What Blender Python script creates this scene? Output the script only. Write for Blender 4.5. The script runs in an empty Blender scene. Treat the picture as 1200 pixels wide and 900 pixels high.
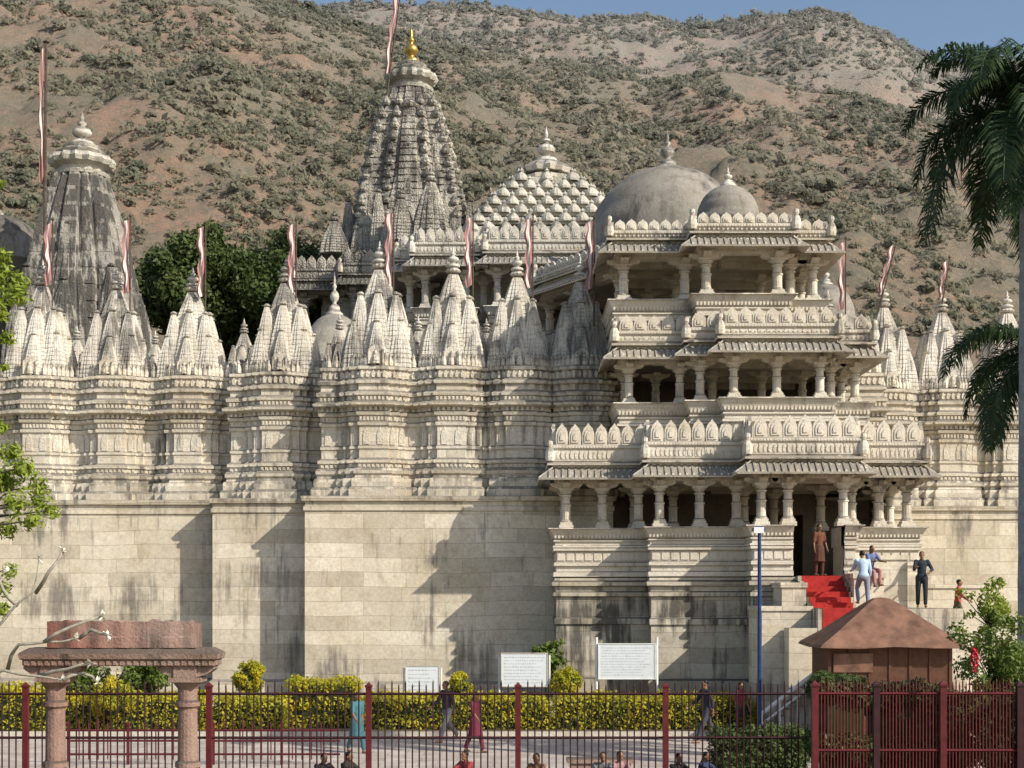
import bpy, bmesh, math, random
import numpy as np
from mathutils import Vector, noise, Matrix
random.seed(7); rng=np.random.default_rng(7)
C=bpy.context.scene.collection
F=1667.; H=4.; YH=700.
def wx(px,D): return (px-600)*D/F
def wz(py,D): return H+(YH-py)*D/F
def W(px,py,D): return (wx(px,D),D,wz(py,D))
ORG={}
# ---------------------------------------------------------------- materials
class NT:
    def __init__(s,name,rough=.85):
        s.m=bpy.data.materials.new(name); s.m.use_nodes=True; s.t=s.m.node_tree; s.n=s.t.nodes
        s.b=s.n['Principled BSDF']; s.b.inputs['Roughness'].default_value=rough
        try: s.b.inputs['Specular IOR Level'].default_value=.25
        except: pass
        s.geo=s.n.new('ShaderNodeNewGeometry'); s.pos=s.geo.outputs['Position']
    def L(s,a,b): s.t.links.new(a,b)
    def noise(s,vec,sc,det=5,rough=.6):
        n=s.n.new('ShaderNodeTexNoise'); n.inputs['Scale'].default_value=sc; n.inputs['Detail'].default_value=det; n.inputs['Roughness'].default_value=rough
        s.L(vec,n.inputs['Vector']); return n.outputs['Fac']
    def vor(s,vec,sc):
        n=s.n.new('ShaderNodeTexVoronoi'); n.inputs['Scale'].default_value=sc; s.L(vec,n.inputs['Vector']); return n.outputs['Distance']
    def scale(s,vec,k):
        n=s.n.new('ShaderNodeVectorMath'); n.operation='MULTIPLY'; s.L(vec,n.inputs[0]); n.inputs[1].default_value=k; return n.outputs[0]
    def rng(s,v,a,b,c=0.,d=1.):
        n=s.n.new('ShaderNodeMapRange'); s.L(v,n.inputs[0])
        for i,x in enumerate((a,b,c,d)): n.inputs[i+1].default_value=x
        return n.outputs[0]
    def math(s,op,a,b):
        n=s.n.new('ShaderNodeMath'); n.operation=op
        for i,x in enumerate((a,b)):
            if isinstance(x,(int,float)): n.inputs[i].default_value=x
            else: s.L(x,n.inputs[i])
        return n.outputs[0]
    def mix(s,f,a,b,mode='MIX'):
        n=s.n.new('ShaderNodeMixRGB'); n.blend_type=mode
        for i,x in enumerate((f,a,b)):
            if isinstance(x,(int,float)): n.inputs[i].default_value=x
            elif isinstance(x,tuple): n.inputs[i].default_value=(*x,1)
            else: s.L(x,n.inputs[i])
        return n.outputs[0]
    def bump(s,h,st=.3,dist=.05):
        n=s.n.new('ShaderNodeBump'); n.inputs['Strength'].default_value=st; n.inputs['Distance'].default_value=dist
        s.L(h,n.inputs['Height']); s.L(n.outputs[0],s.b.inputs['Normal'])
    def col(s,c): s.L(c,s.b.inputs['Base Color'])
def flat(name,c,rough=.7,var=.25,sc=6.,metal=0,bump=.1):
    t=NT(name,rough); n=t.noise(t.pos,sc); k=t.rng(n,.3,.7,1-var,1+var)
    t.col(t.mix(1.,c,k,'MULTIPLY')); t.b.inputs['Metallic'].default_value=metal
    if bump: t.bump(t.noise(t.pos,sc*5),bump,.02)
    return t.m
def stone(name,c1,c2,dark,st=.55,brick=0.,carve=0.,fine=1.,soft=.16,bd=.03,zs=(),up=.35,bw=2.1,rh=.5):
    t=NT(name,.85); p=t.pos
    c=t.mix(t.rng(t.noise(p,.55,6),.35,.65),c1,c2)
    c=t.mix(t.rng(t.noise(p,2.3,6),.50,.76,0,.55),c,tuple(x*.62*y for x,y in zip(c1,(1.15,1.0,.78))))
    h=t.noise(p,16*fine,6)
    sep=t.n.new('ShaderNodeSeparateXYZ'); t.L(p,sep.inputs[0])
    if brick:
        cmb=t.n.new('ShaderNodeCombineXYZ'); t.L(t.math('ADD',sep.outputs[0],sep.outputs[1]),cmb.inputs[0]); t.L(t.math('ADD',sep.outputs[2],t.math('MULTIPLY',t.noise(p,.25,1),.25)),cmb.inputs[1])
        b=t.n.new('ShaderNodeTexBrick'); t.L(cmb.outputs[0],b.inputs['Vector'])
        b.inputs['Color1'].default_value=(.70,.675,.63,1); b.inputs['Color2'].default_value=(1.08,1.07,1.05,1); b.inputs['Mortar'].default_value=(.5,.46,.4,1)
        b.inputs['Scale'].default_value=1; b.inputs['Mortar Size'].default_value=.009; b.inputs['Mortar Smooth'].default_value=.5
        b.inputs['Brick Width'].default_value=bw; b.inputs['Row Height'].default_value=rh; b.inputs['Bias'].default_value=.15; b.squash=.7; b.squash_frequency=3; b.offset=.37
        c=t.mix(brick,c,b.outputs['Color'],'MULTIPLY')
        h=t.math('ADD',t.math('MULTIPLY',h,.6),t.math('MULTIPLY',b.outputs['Fac'],-.8*brick))
    s1=t.noise(t.scale(p,(1.7,1.7,.16)),1.6,9,.68); s2=t.noise(p,.35,4)
    sg=t.math('ADD',s1,t.math('MULTIPLY',t.math('SUBTRACT',s2,.5),.9))
    for a,b_,v in zs: sg=t.math('ADD',sg,t.math('MULTIPLY',t.rng(sep.outputs[2],a,b_,0.,1.),v))
    nz=t.n.new('ShaderNodeSeparateXYZ'); t.L(t.geo.outputs['Normal'],nz.inputs[0])
    sg=t.math('ADD',sg,t.rng(nz.outputs[2],.05,.8,0.,up))
    f=t.rng(sg,st,st+soft,0,.85)
    c=t.mix(f,c,dark)
    c=t.mix(t.rng(t.noise(p,1.1,8,.7),.47,.72,0,.5),c,tuple(x*2.4*y for x,y in zip(dark,(1.08,1.,.88))))
    c=t.mix(1.,c,t.rng(t.noise(p,9*fine,7,.7),.25,.75,.76,1.16),'MULTIPLY')
    if carve:
        v=t.vor(p,6.5*fine); h=t.math('ADD',h,t.math('MULTIPLY',v,carve*2))
        c=t.mix(carve*.5,c,t.rng(v,.05,.5,.45,1.12),'MULTIPLY')
    t.col(c); t.bump(h,.55,bd); return t.m
MAT={}
CR=(.64,.565,.45); CL=(.80,.745,.645); DK=(.14,.128,.112)
MAT['plinth']=stone('plinth_marble',(.66,.58,.45),(.82,.75,.63),(.17,.155,.137),.575,brick=.9,bd=.02,zs=((6.0,7.6,.10),(2.4,.4,.10)))
MAT['pbase']=stone('porch_plinth_marble',(.56,.495,.395),(.73,.665,.56),(.05,.047,.043),.585,brick=.9,bd=.02,zs=((4.6,3.6,.15),(3.4,2.0,-.09)))
MAT['wall']=stone('wall_marble',CR,CL,DK,.57,brick=.5,carve=.2,fine=1.5,zs=((8.9,7.6,.11),(10.4,11.5,.08)),bw=.9,rh=.33)
MAT['carved']=stone('carved_marble',CR,CL,DK,.555,carve=.45,fine=2.2)
MAT['porch']=stone('porch_marble',(.68,.605,.495),(.82,.765,.67),(.18,.165,.145),.59,brick=.3,carve=.25,fine=2.2,bd=.02,bw=.8,rh=.4)
MAT['spire']=stone('spire_marble',(.65,.595,.51),(.82,.775,.69),(.14,.13,.12),.53,carve=.35,fine=2.4,up=.27)
MAT['old']=stone('weathered_marble',(.34,.315,.275),(.68,.63,.54),(.06,.057,.053),.50,carve=.9,fine=1.9,soft=.2,bd=.06)
MAT['bells']=stone('bell_roof_marble',(.48,.45,.39),(.74,.70,.61),(.09,.085,.08),.56,carve=.5,fine=1.9,soft=.2,bd=.04,up=.2)
MAT['oldsmooth']=stone('dark_streaked_marble',(.31,.29,.26),(.54,.505,.445),(.045,.043,.04),.465,carve=.5,fine=1.7,soft=.10,bd=.05)
MAT['dome']=stone('dome_plaster',(.24,.22,.19),(.37,.335,.29),(.06,.055,.05),.505,soft=.25,up=.08,bd=.05)
MAT['paledome']=stone('pale_dome',(.55,.5,.42),(.6,.56,.48),(.2,.19,.17),.62)
MAT['pink']=stone('pink_sandstone',(.30,.185,.15),(.42,.31,.255),(.08,.065,.055),.48,carve=.3,fine=2.5)
MAT['redslab']=stone('weathered_red_slab',(.32,.13,.10),(.44,.30,.25),(.07,.058,.052),.45,carve=.2,fine=2.5,up=.1)
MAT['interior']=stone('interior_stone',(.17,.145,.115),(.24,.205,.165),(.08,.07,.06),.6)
MAT['gold']=flat('gilded_copper',(.55,.36,.10),.35,.2,6,.7)
MAT['red_paint']=flat('maroon_paint',(.115,.018,.022),.5)
MAT['bars']=flat('dark_maroon_paint',(.045,.014,.018),.5)
MAT['blue_paint']=flat('blue_paint',(.02,.05,.16),.4)
MAT['white_paint']=flat('white_paint',(.75,.75,.73),.5,.08)
MAT['lens']=flat('lamp_lens',(.8,.82,.85),.2,.02)
MAT['board']=flat('sign_board',(.72,.75,.78),.5,.05)
MAT['ink']=flat('sign_ink',(.54,.57,.62),.6)
MAT['carpet']=flat('red_carpet',(.42,.035,.03),.95)
MAT['kiosk']=flat('kiosk_wood',(.11,.05,.03),.7)
MAT['kroof']=flat('rust_roof_sheet',(.19,.10,.068),.7,.45,2.5)
MAT['soil']=flat('garden_soil',(.12,.085,.055),.95)
MAT['bark']=flat('bark',(.10,.075,.06),.9,.4,8,0,.5)
MAT['palebark']=flat('pale_bark',(.34,.31,.25),.8,.3,14,0,.4)
MAT['palmbark']=flat('palm_bark',(.27,.28,.29),.8,.25,5,0,.3)
MAT['petal']=flat('white_petal',(.8,.78,.68),.6,.05)
MAT['magenta']=flat('red_flower',(.5,.03,.06),.6)
def paving():
    t=NT('plaza_paving',.8); b=t.n.new('ShaderNodeTexBrick'); t.L(t.pos,b.inputs['Vector'])
    b.inputs['Color1'].default_value=(.40,.34,.30,1); b.inputs['Color2'].default_value=(.50,.44,.39,1); b.inputs['Mortar'].default_value=(.25,.22,.19,1)
    b.inputs['Scale'].default_value=1; b.inputs['Mortar Size'].default_value=.01; b.inputs['Brick Width'].default_value=.9; b.inputs['Row Height'].default_value=.6
    c=t.mix(1.,b.outputs['Color'],t.rng(t.noise(t.pos,1.5,6),.3,.7,.75,1.2),'MULTIPLY'); t.col(c); t.bump(t.noise(t.pos,30),.2,.01); return t.m
MAT['pave']=paving()
def ground_mat():
    t=NT('dry_ground',.95); c=t.mix(t.rng(t.noise(t.pos,.4,7),.4,.6),(.19,.14,.09),(.10,.11,.045)); t.col(c); t.bump(t.noise(t.pos,8),.4,.05); return t.m
MAT['ground']=ground_mat()
def hill_mat():
    t=NT('hill_scrubland',.95); p=t.pos
    c=t.mix(t.rng(t.noise(p,.018,9,.65),.42,.60),(.46,.26,.155),(.32,.245,.15))
    c=t.mix(t.rng(t.noise(p,.09,10,.75),.45,.58,0,.85),c,(.22,.195,.115))
    c=t.mix(t.rng(t.noise(p,.5,8,.75),.52,.64,0,.6),c,(.38,.295,.215))
    c=t.mix(t.rng(t.noise(p,.8,8,.8),.49,.57,0,.65),c,(.15,.14,.08))
    c=t.mix(1.,c,t.rng(t.noise(p,2.,8,.8),.25,.75,.68,1.3),'MULTIPLY')
    sep=t.n.new('ShaderNodeSeparateXYZ'); t.L(p,sep.inputs[0])
    c=t.mix(t.rng(sep.outputs[1],120,650,.18,.55),c,(.38,.375,.38))  # aerial haze painted into the base colour, greyer with distance along Y
    t.col(c); t.bump(t.noise(p,.5,10,.85),.8,2.); return t.m
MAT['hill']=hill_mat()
def scrub_mat():
    t=NT('scrub_foliage',.95); a=t.n.new('ShaderNodeAttribute'); a.attribute_name='tint'
    c=t.mix(a.outputs['Fac'],(.12,.13,.06),(.29,.245,.15))
    c=t.mix(1.,c,t.rng(t.noise(t.pos,.15,4,.7),.3,.7,.8,1.2),'MULTIPLY')
    sep=t.n.new('ShaderNodeSeparateXYZ'); t.L(t.pos,sep.inputs[0])
    c=t.mix(t.rng(sep.outputs[1],120,650,.18,.55),c,(.36,.375,.385))  # same distance haze blended into the foliage colour, not a volume
    t.col(c); tl=t.n.new('ShaderNodeBsdfTranslucent'); t.L(c,tl.inputs['Color']); mx=t.n.new('ShaderNodeMixShader'); mx.inputs[0].default_value=.45
    t.L(t.b.outputs[0],mx.inputs[1]); t.L(tl.outputs[0],mx.inputs[2]); t.L(mx.outputs[0],t.n['Material Output'].inputs['Surface']); return t.m
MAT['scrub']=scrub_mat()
def leafmat(name,c1,c2,sc=1.5,tr=.3):
    t=NT(name,.55); c=t.mix(t.rng(t.noise(t.pos,sc,5,.7),.35,.65),c1,c2)
    c=t.mix(1.,c,t.rng(t.noise(t.pos,sc*14,2),.3,.7,.65,1.3),'MULTIPLY'); t.col(c)
    tl=t.n.new('ShaderNodeBsdfTranslucent'); t.L(c,tl.inputs['Color']); mx=t.n.new('ShaderNodeMixShader'); mx.inputs[0].default_value=tr
    t.L(t.b.outputs[0],mx.inputs[1]); t.L(tl.outputs[0],mx.inputs[2]); t.L(mx.outputs[0],t.n['Material Output'].inputs['Surface']); return t.m
MAT['dleaf']=leafmat('dark_tree_leaves',(.05,.08,.022),(.115,.155,.048),.9)
MAT['yleaf']=leafmat('golden_hedge_leaves',(.68,.55,.035),(.30,.34,.035),1.3,.4)
MAT['gleaf']=leafmat('green_shrub_leaves',(.08,.13,.02),(.18,.24,.05),2)
MAT['bleaf']=leafmat('bright_tree_leaves',(.20,.28,.03),(.36,.42,.07),3,.4)
MAT['pleaf']=leafmat('palm_leaves',(.02,.045,.015),(.055,.09,.032),1.2,.2)
MAT['core']=flat('dark_twigs',(.03,.04,.013),.95)
def flagmat():
    t=NT('striped_flag_cloth',.8); tc=t.n.new('ShaderNodeTexCoord'); sep=t.n.new('ShaderNodeSeparateXYZ'); t.L(tc.outputs['UV'],sep.inputs[0])
    d=t.math('ABSOLUTE',t.math('SUBTRACT',sep.outputs[0],.5),0.)
    t.col(t.mix(t.rng(d,.2,.22),(.66,.60,.57),(.40,.17,.16))); return t.m
MAT['flag']=flagmat()
SK=flat('skin',(.27,.145,.085),.5,.06); HAIR=flat('black_hair',(.012,.01,.009),.5,.2); EYE=flat('eye_dark',(.02,.015,.012),.3,.01)
# ---------------------------------------------------------------- mesh builders
def fin(name,me,mat,parent=None):
    me.materials.append(mat); o=bpy.data.objects.new(name,me); C.objects.link(o)
    if parent: o.parent=parent; ORG[o.name]=ORG[parent.name]
    return o
def tag(o,label=None,cat=None,group=None,kind=None):
    if label:o['label']=label
    if cat:o['category']=cat
    if group:o['group']=group
    if kind:o['kind']=kind
    return o
def thing(name,label,cat,loc=(0,0,0),group=None):
    o=bpy.data.objects.new(name,None); C.objects.link(o); o.location=loc; o.empty_display_size=.2
    ORG[o.name]=tuple(loc); return tag(o,label,cat,group)
def org(p): return ORG[p.name] if p else (0,0,0)
class MB:
    def __init__(s): s.v=[]; s.f=[]
    def add(s,vs,fs):
        n=len(s.v); s.v.extend(tuple(v) for v in vs); s.f.extend(tuple(i+n for i in f) for f in fs)
    def box(s,x0,x1,y0,y1,z0,z1,t=0):
        s.add([(x0,y0,z0),(x1,y0,z0),(x1,y1,z0),(x0,y1,z0),(x0+t,y0+t,z1),(x1-t,y0+t,z1),(x1-t,y1-t,z1),(x0+t,y1-t,z1)],
              [(0,3,2,1),(4,5,6,7),(0,1,5,4),(1,2,6,5),(2,3,7,6),(3,0,4,7)])
    def loft(s,rings,caps=True):
        k=len(rings[0]); vs=[p for r in rings for p in r]; fs=[]
        for i in range(len(rings)-1):
            for j in range(k):
                a=i*k+j; b=i*k+(j+1)%k; fs.append((a,b,b+k,a+k))
        if caps: fs.append(tuple(range(k-1,-1,-1))); fs.append(tuple(range((len(rings)-1)*k,len(rings)*k)))
        s.add(vs,fs)
    def lathe(s,cx,cy,z0,prof,seg=14,rib=0):
        rings=[]
        for r,z in prof:
            rings.append([(cx+max(r,.001)*(1-(rib if j%2 else 0))*math.cos(2*math.pi*(j+.5)/seg),cy+max(r,.001)*(1-(rib if j%2 else 0))*math.sin(2*math.pi*(j+.5)/seg),z0+z) for j in range(seg)])
        s.loft(rings)
    def tube(s,pts,rads,seg=6):
        pts=[Vector(p) for p in pts]; rings=[]
        for i,p in enumerate(pts):
            d=(pts[min(i+1,len(pts)-1)]-pts[max(i-1,0)]); d.normalize()
            u=d.cross(Vector((0,0,1))); 
            if u.length<.05: u=d.cross(Vector((0,1,0)))
            u.normalize(); w=d.cross(u); r=rads[i] if isinstance(rads,(list,tuple)) else rads
            rings.append([p+u*(r*math.cos(2*math.pi*j/seg))+w*(r*math.sin(2*math.pi*j/seg)) for j in range(seg)])
        s.loft(rings)
    def build(s,name,mat,parent=None,smooth=False,recalc=True):
        ox,oy,oz=org(parent); me=bpy.data.meshes.new(name)
        me.from_pydata([(x-ox,y-oy,z-oz) for x,y,z in s.v],[],s.f)
        if recalc:
            b=bmesh.new(); b.from_mesh(me); bmesh.ops.recalc_face_normals(b,faces=b.faces); b.to_mesh(me); b.free()
        if smooth: me.polygons.foreach_set('use_smooth',[True]*len(me.polygons))
        return fin(name,me,mat,parent)
def fast(name,V,Fc,mat,parent=None,tint=None):
    V=np.asarray(V,dtype=np.float32)-np.array(org(parent),dtype=np.float32); Fc=np.asarray(Fc,dtype=np.int32); k=Fc.shape[1]
    me=bpy.data.meshes.new(name); me.vertices.add(len(V)); me.vertices.foreach_set('co',V.ravel())
    me.loops.add(Fc.size); me.loops.foreach_set('vertex_index',Fc.ravel()); me.polygons.add(len(Fc))
    me.polygons.foreach_set('loop_start',np.arange(0,Fc.size,k,dtype=np.int32)); me.update(calc_edges=True)
    if tint is not None:
        a=me.attributes.new('tint','FLOAT','POINT'); a.data.foreach_set('value',np.asarray(tint,dtype=np.float32))
    return fin(name,me,mat,parent)
def copyto(o,loc,parent=None,scale=None,rz=0):
    c=o.copy(); C.objects.link(c); c.location=loc
    if parent: c.parent=parent
    if scale: c.scale=scale
    c.rotation_euler=(0,0,rz)
    for ch in o.children:
        d=ch.copy(); C.objects.link(d); d.parent=c
    return c
# ---------------------------------------------------------------- people (first, while the scene is light)
def capsule(mb,a,b,ra,rb,seg=10,sq=1.):
    a=Vector(a); b=Vector(b); d=b-a
    if d.length<1e-5: d=Vector((0,0,1e-3))
    d.normalize(); u=d.cross(Vector((0,1,0)))
    if u.length<.1: u=d.cross(Vector((1,0,0)))
    u.normalize(); w=d.cross(u); rings=[]
    for e,(c,r) in enumerate(((a,ra),(b,rb))):
        for k in range(4):
            t=(k+(.35 if e==0 else 0))/3.35*math.pi/2; 
            off=-math.cos(t)*r if e==0 else math.sin(t*.98)*r; rr=math.sin(t)*r if e==0 else math.cos(t*.98)*r
            rings.append([c+d*off+u*(rr*math.cos(2*math.pi*j/seg))+w*(rr*sq*math.sin(2*math.pi*j/seg)) for j in range(seg)])
    mb.loft(rings)
def ell(mb,c,r,seg=12):
    rings=[]
    for k in range(1,8):
        t=math.pi*k/8; rings.append([(c[0]+r[0]*math.sin(t)*math.cos(2*math.pi*j/seg),c[1]+r[1]*math.sin(t)*math.sin(2*math.pi*j/seg),c[2]-r[2]*math.cos(t)) for j in range(seg)])
    mb.loft(rings)
def remeshed(mb,name,mat,parent,vox,xf):
    me=bpy.data.meshes.new('t'); me.from_pydata([tuple(xf@Vector(v)) for v in mb.v],[],mb.f)
    b=bmesh.new(); b.from_mesh(me); bmesh.ops.recalc_face_normals(b,faces=b.faces); b.to_mesh(me); b.free()
    o=bpy.data.objects.new('t',me); C.objects.link(o)
    m=o.modifiers.new('r','REMESH'); m.mode='VOXEL'; m.voxel_size=vox
    s=o.modifiers.new('s','SMOOTH'); s.factor=.5; s.iterations=2
    dg=bpy.context.evaluated_depsgraph_get(); nm=bpy.data.meshes.new_from_object(o.evaluated_get(dg)); nm.name=name
    bpy.data.objects.remove(o); nm.polygons.foreach_set('use_smooth',[True]*len(nm.polygons)); nm.materials.clear()
    return fin(name,nm,mat,parent)
CM={}
def cm(c):
    if c not in CM: CM[c]=flat('cloth_%d'%len(CM),c,.85,.15,12,0,.3)
    return CM[c]
def person(label,loc,rz,pose,top,bot,woman=False,h=1.7,dress=False,group=None):
    t=thing('person',label,'person',loc,group); s=h/1.7
    R=math.radians; lean=0; legs=[(0,0),(0,0)]; arms=[(5,10,12),(5,10,12)]
    if pose=='stand': legs=[(3,4),(-2,2)]; arms=[(6,10,18),(2,10,10)]
    if pose=='stroll': legs=[(14,4),(-12,12)]; arms=[(-12,8,15),(16,8,30)]; lean=2
    if pose=='hips': legs=[(5,6),(-4,2)]; arms=[(5,28,60),(25,12,80)]
    if pose=='walk': legs=[(24,6),(-20,18)]; arms=[(-22,8,15),(24,8,30)]; lean=4
    if pose=='climb': legs=[(45,60),(-5,6)]; arms=[(30,10,40),(-10,10,25)]; lean=14
    if pose=='ground': legs=[(112,128),(104,118)]; arms=[(50,4,22),(46,6,30)]; lean=14
    if pose=='step': legs=[(85,85),(80,72)]; arms=[(40,6,35),(38,6,40)]; lean=12
    def leg(sx,a,b,hz):
        a=R(a); b=R(b); hp=Vector((sx*.095,0,hz)); kn=hp+Vector((sx*.015,-.43*math.sin(a),-.43*math.cos(a))); an=kn+Vector((0,-.42*math.sin(a-b),-.42*math.cos(a-b))); return hp,kn,an
    lo=min(leg(1,*legs[0],0)[2].z,leg(-1,*legs[1],0)[2].z)
    hz=.085-lo if pose not in('ground','step') else (.13 if pose=='ground' else .12)
    L=R(lean); up=Vector((0,-math.sin(L),math.cos(L)))
    P=Vector((0,0,hz)); ch=P+up*.36; hd=P+up*.69+Vector((0,-.015,0))
    body=MB(); shirt=MB(); tr=MB(); hair=MB()
    W_=.95 if woman else 1.
    ell(body,P+Vector((0,0,.02)),(.155,.11,.12)); capsule(body,P+up*.08,ch,.115,.13,12,.8); ell(body,ch+up*.04,(.165*W_,.105,.15)); 
    capsule(body,P+up*.5,P+up*.62,.058,.052); ell(body,hd+Vector((0,.005,.015)),(.076,.095,.105)); ell(body,hd+Vector((0,-.03,-.055)),(.052,.06,.055))
    capsule(body,hd+Vector((0,-.09,.015)),hd+Vector((0,-.108,-.012)),.009,.015); ell(body,hd+Vector((0,-.088,-.048)),(.024,.012,.009))
    for sx in(-1,1): ell(body,hd+Vector((sx*.078,.005,-.005)),(.012,.02,.03))
    ell(shirt,P+Vector((0,0,.04)),(.172,.128,.12)); capsule(shirt,P+up*.1,ch,.135,.145,12,.82); ell(shirt,ch+up*.05,(.182*W_,.122,.15)); capsule(shirt,P+up*.45,P+up*.53,.085,.07)
    eyes=MB()
    for sx,(a,b),(fw,ow,eb) in zip((1,-1),legs,arms):
        hp,kn,an=leg(sx,a,b,hz); toe=an+Vector((sx*.02,-.17,-.045))
        capsule(body,hp,kn,.083,.055); capsule(body,kn,an+(kn-an)*.6,.054,.056); capsule(body,an+(kn-an)*.6,an,.056,.036)
        capsule(body,an+Vector((0,.035,-.05)),toe,.036,.028,10,1.)
        capsule(tr,hp,kn,.1,.075); capsule(tr,kn,an+Vector((0,0,.05)),.075,.062)
        sh=P+up*.5+Vector((sx*.175*W_,0,0)); f=R(fw)+L*.5; o_=R(ow)
        d=Vector((sx*math.sin(o_),-math.sin(f)*math.cos(o_),-math.cos(f)*math.cos(o_))); el=sh+d*.29
        f2=f+R(eb); o2=o_*.2 if pose!='hips' else -o_*.9
        d2=Vector((sx*math.sin(o2),-math.sin(f2)*math.cos(o2),-math.cos(f2)*math.cos(o2))); wr=el+d2*.25
        capsule(body,sh,el,.05,.038); capsule(body,el,wr,.038,.024)
        side=Vector((sx*.2,-1,0)); side=(side-d2*side.dot(d2)).normalized(); nrm_=d2.cross(side).normalized()
        capsule(body,wr+d2*.02,wr+d2*.075,.026,.032,10,.6)
        inn=nrm_*(-sx)
        if inn.dot(Vector((-sx,0,0)))<0: inn=-inn
        for q_,(ln) in enumerate((.066,.075,.07,.055)):
            b0=wr+d2*.085+side*(.027-.018*q_); m_=b0+d2*ln*.5+inn*.008; e=m_+d2*ln*.4+inn*.022; capsule(body,b0,m_,.0095,.009,6); capsule(body,m_,e,.009,.0075,6)
        capsule(body,wr+d2*.03+side*.02,wr+d2*.06+side*.05,.012,.010,6); capsule(body,wr+d2*.06+side*.05,wr+d2*.09+side*.055+inn*.01,.010,.008,6)
        capsule(shirt,sh,el,.066,.055); 
        if not woman: capsule(shirt,el,el+d2*.16,.052,.045)
        ell(eyes,hd+Vector((sx*.03,-.088,.012)),(.012,.008,.007),8)
    ell(tr,P+Vector((0,0,.0)),(.168,.125,.12))
    if dress:
        if pose in('ground','step'):
            for sx,(a,b) in zip((1,-1),legs):
                hp,kn,an=leg(sx,a,b,hz); capsule(tr,hp,kn,.12,.09); capsule(tr,kn,an,.09,.08)
        else:
            rr=[]
            for z,r in((1.05,.14),(.9,.17),(.6,.185),(.48,.2)):
                rr.append([(r*1.05*math.cos(2*math.pi*j/20)*(1+.09*(j%2)),r*.85*math.sin(2*math.pi*j/20)*(1+.09*(j%2)),z) for j in range(20)])
            tr.loft(rr)
    ell(hair,hd+Vector((0,.018,.035)),(.084,.098,.092))
    if woman: ell(hair,hd+Vector((0,.075,-.04)),(.065,.05,.09)); capsule(hair,hd+Vector((0,.09,-.08)),P+up*.42+Vector((0,.13,0)),.045,.022)
    xf=Matrix.Rotation(rz,4,'Z')@Matrix.Scale(s,4)
    ORG[t.name]=(0,0,0)
    remeshed(body,'body',SK,t,.0095,xf); 
    remeshed(shirt,'shirt',cm(top),t,.02,xf); remeshed(tr,'skirt' if dress else 'trousers',cm(bot),t,.02,xf)
    for i,v in enumerate(hair.v):
        v=Vector(v)-hd
        if v.y<-.045 and v.z<.06: hair.v[i]=(v.x*.9+hd.x,max(v.y,-.07)*.75+hd.y,max(v.z,.055)+hd.z)
    remeshed(hair,'hair',HAIR,t,.014,xf)
    me=bpy.data.meshes.new('eyes'); me.from_pydata([tuple(xf@Vector(v)) for v in eyes.v],[],eyes.f); fin('eyes',me,EYE,t)
    return t
def G(px,D,z=0): return (wx(px,D),D,z)
pi=math.pi
person('woman in a teal kurta walking on the plaza behind the fence',G(418,36.5),.7,'stroll',(.06,.17,.20),(.05,.13,.16),True,1.55,True)
person('person in dark jacket and grey trousers striding across the plaza, beside the maroon dress',G(524,39.4),-.9,'walk',(.06,.05,.06),(.20,.19,.2),False,1.7)
person('woman in a maroon dress walking on the plaza',G(557,36.6),.9,'stroll',(.17,.03,.05),(.15,.025,.045),True,1.55,True)
person('man in dark clothes walking left on the plaza by the long golden hedge',G(828,39.2),-1.25,'walk',(.035,.035,.05),(.06,.06,.08),False,1.75)
person('person in maroon top standing behind the walking man near the white stair rail',G(868,41.2),.5,'stand',(.24,.05,.06),(.1,.06,.06),True,1.5)
seat=[(375,'leftmost seated person, dark hair and dark jacket, behind the fence',(.03,.03,.035)),(402,'seated person in black beside the leftmost seated one',(.04,.035,.03)),
(551,'seated person in red shawl below the maroon dress',(.3,.05,.05)),(632,'seated person in brown top to the right of the middle fence post',(.25,.13,.08)),
(707,'seated person in grey top, left of the close seated pair',(.2,.2,.2)),(724,'seated person in dusty pink, right of the close seated pair',(.35,.2,.2)),
(790,'seated person in black just right of the post below the large signboard',(.03,.03,.03)),(820,'rightmost seated person, navy top, on the plaza',(.04,.05,.1))]
for i,(px,lb,c) in enumerate(seat): person(lb,G(px,29.3+.2*(i%3)),(-.5+.35*i)%2.2-1,'ground',c,(.06,.06,.08),i%2==1,1.5)
person('woman in a dark orange and brown sari standing in the porch doorway',(wx(960,44.9),44.9,4.672),.4,'stand',(.15,.06,.035),(.10,.04,.03),True,1.6,True)
person('person in blue and pink seated on the stone block beside the red carpet',(wx(1014,44.3),43.75,4.735),.3,'step',(.13,.16,.3),(.4,.2,.2),True,1.6)
person('man in pale blue shirt climbing toward the porch, back to the camera',(wx(1012,42.6),42.6,3.672),pi,'climb',(.42,.55,.68),(.25,.27,.32),False,1.72)
person('man in a dark shirt and trousers standing at the head of the side stair',(wx(1076,45.4),45.0,3.672),-.2,'hips',(.03,.04,.055),(.03,.035,.045),False,1.74)
person('person in red and yellow top walking down the side stair',(wx(1120,45.6),45.4,2.99),1.2,'walk',(.42,.08,.07),(.10,.10,.05),False,1.6)
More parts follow.
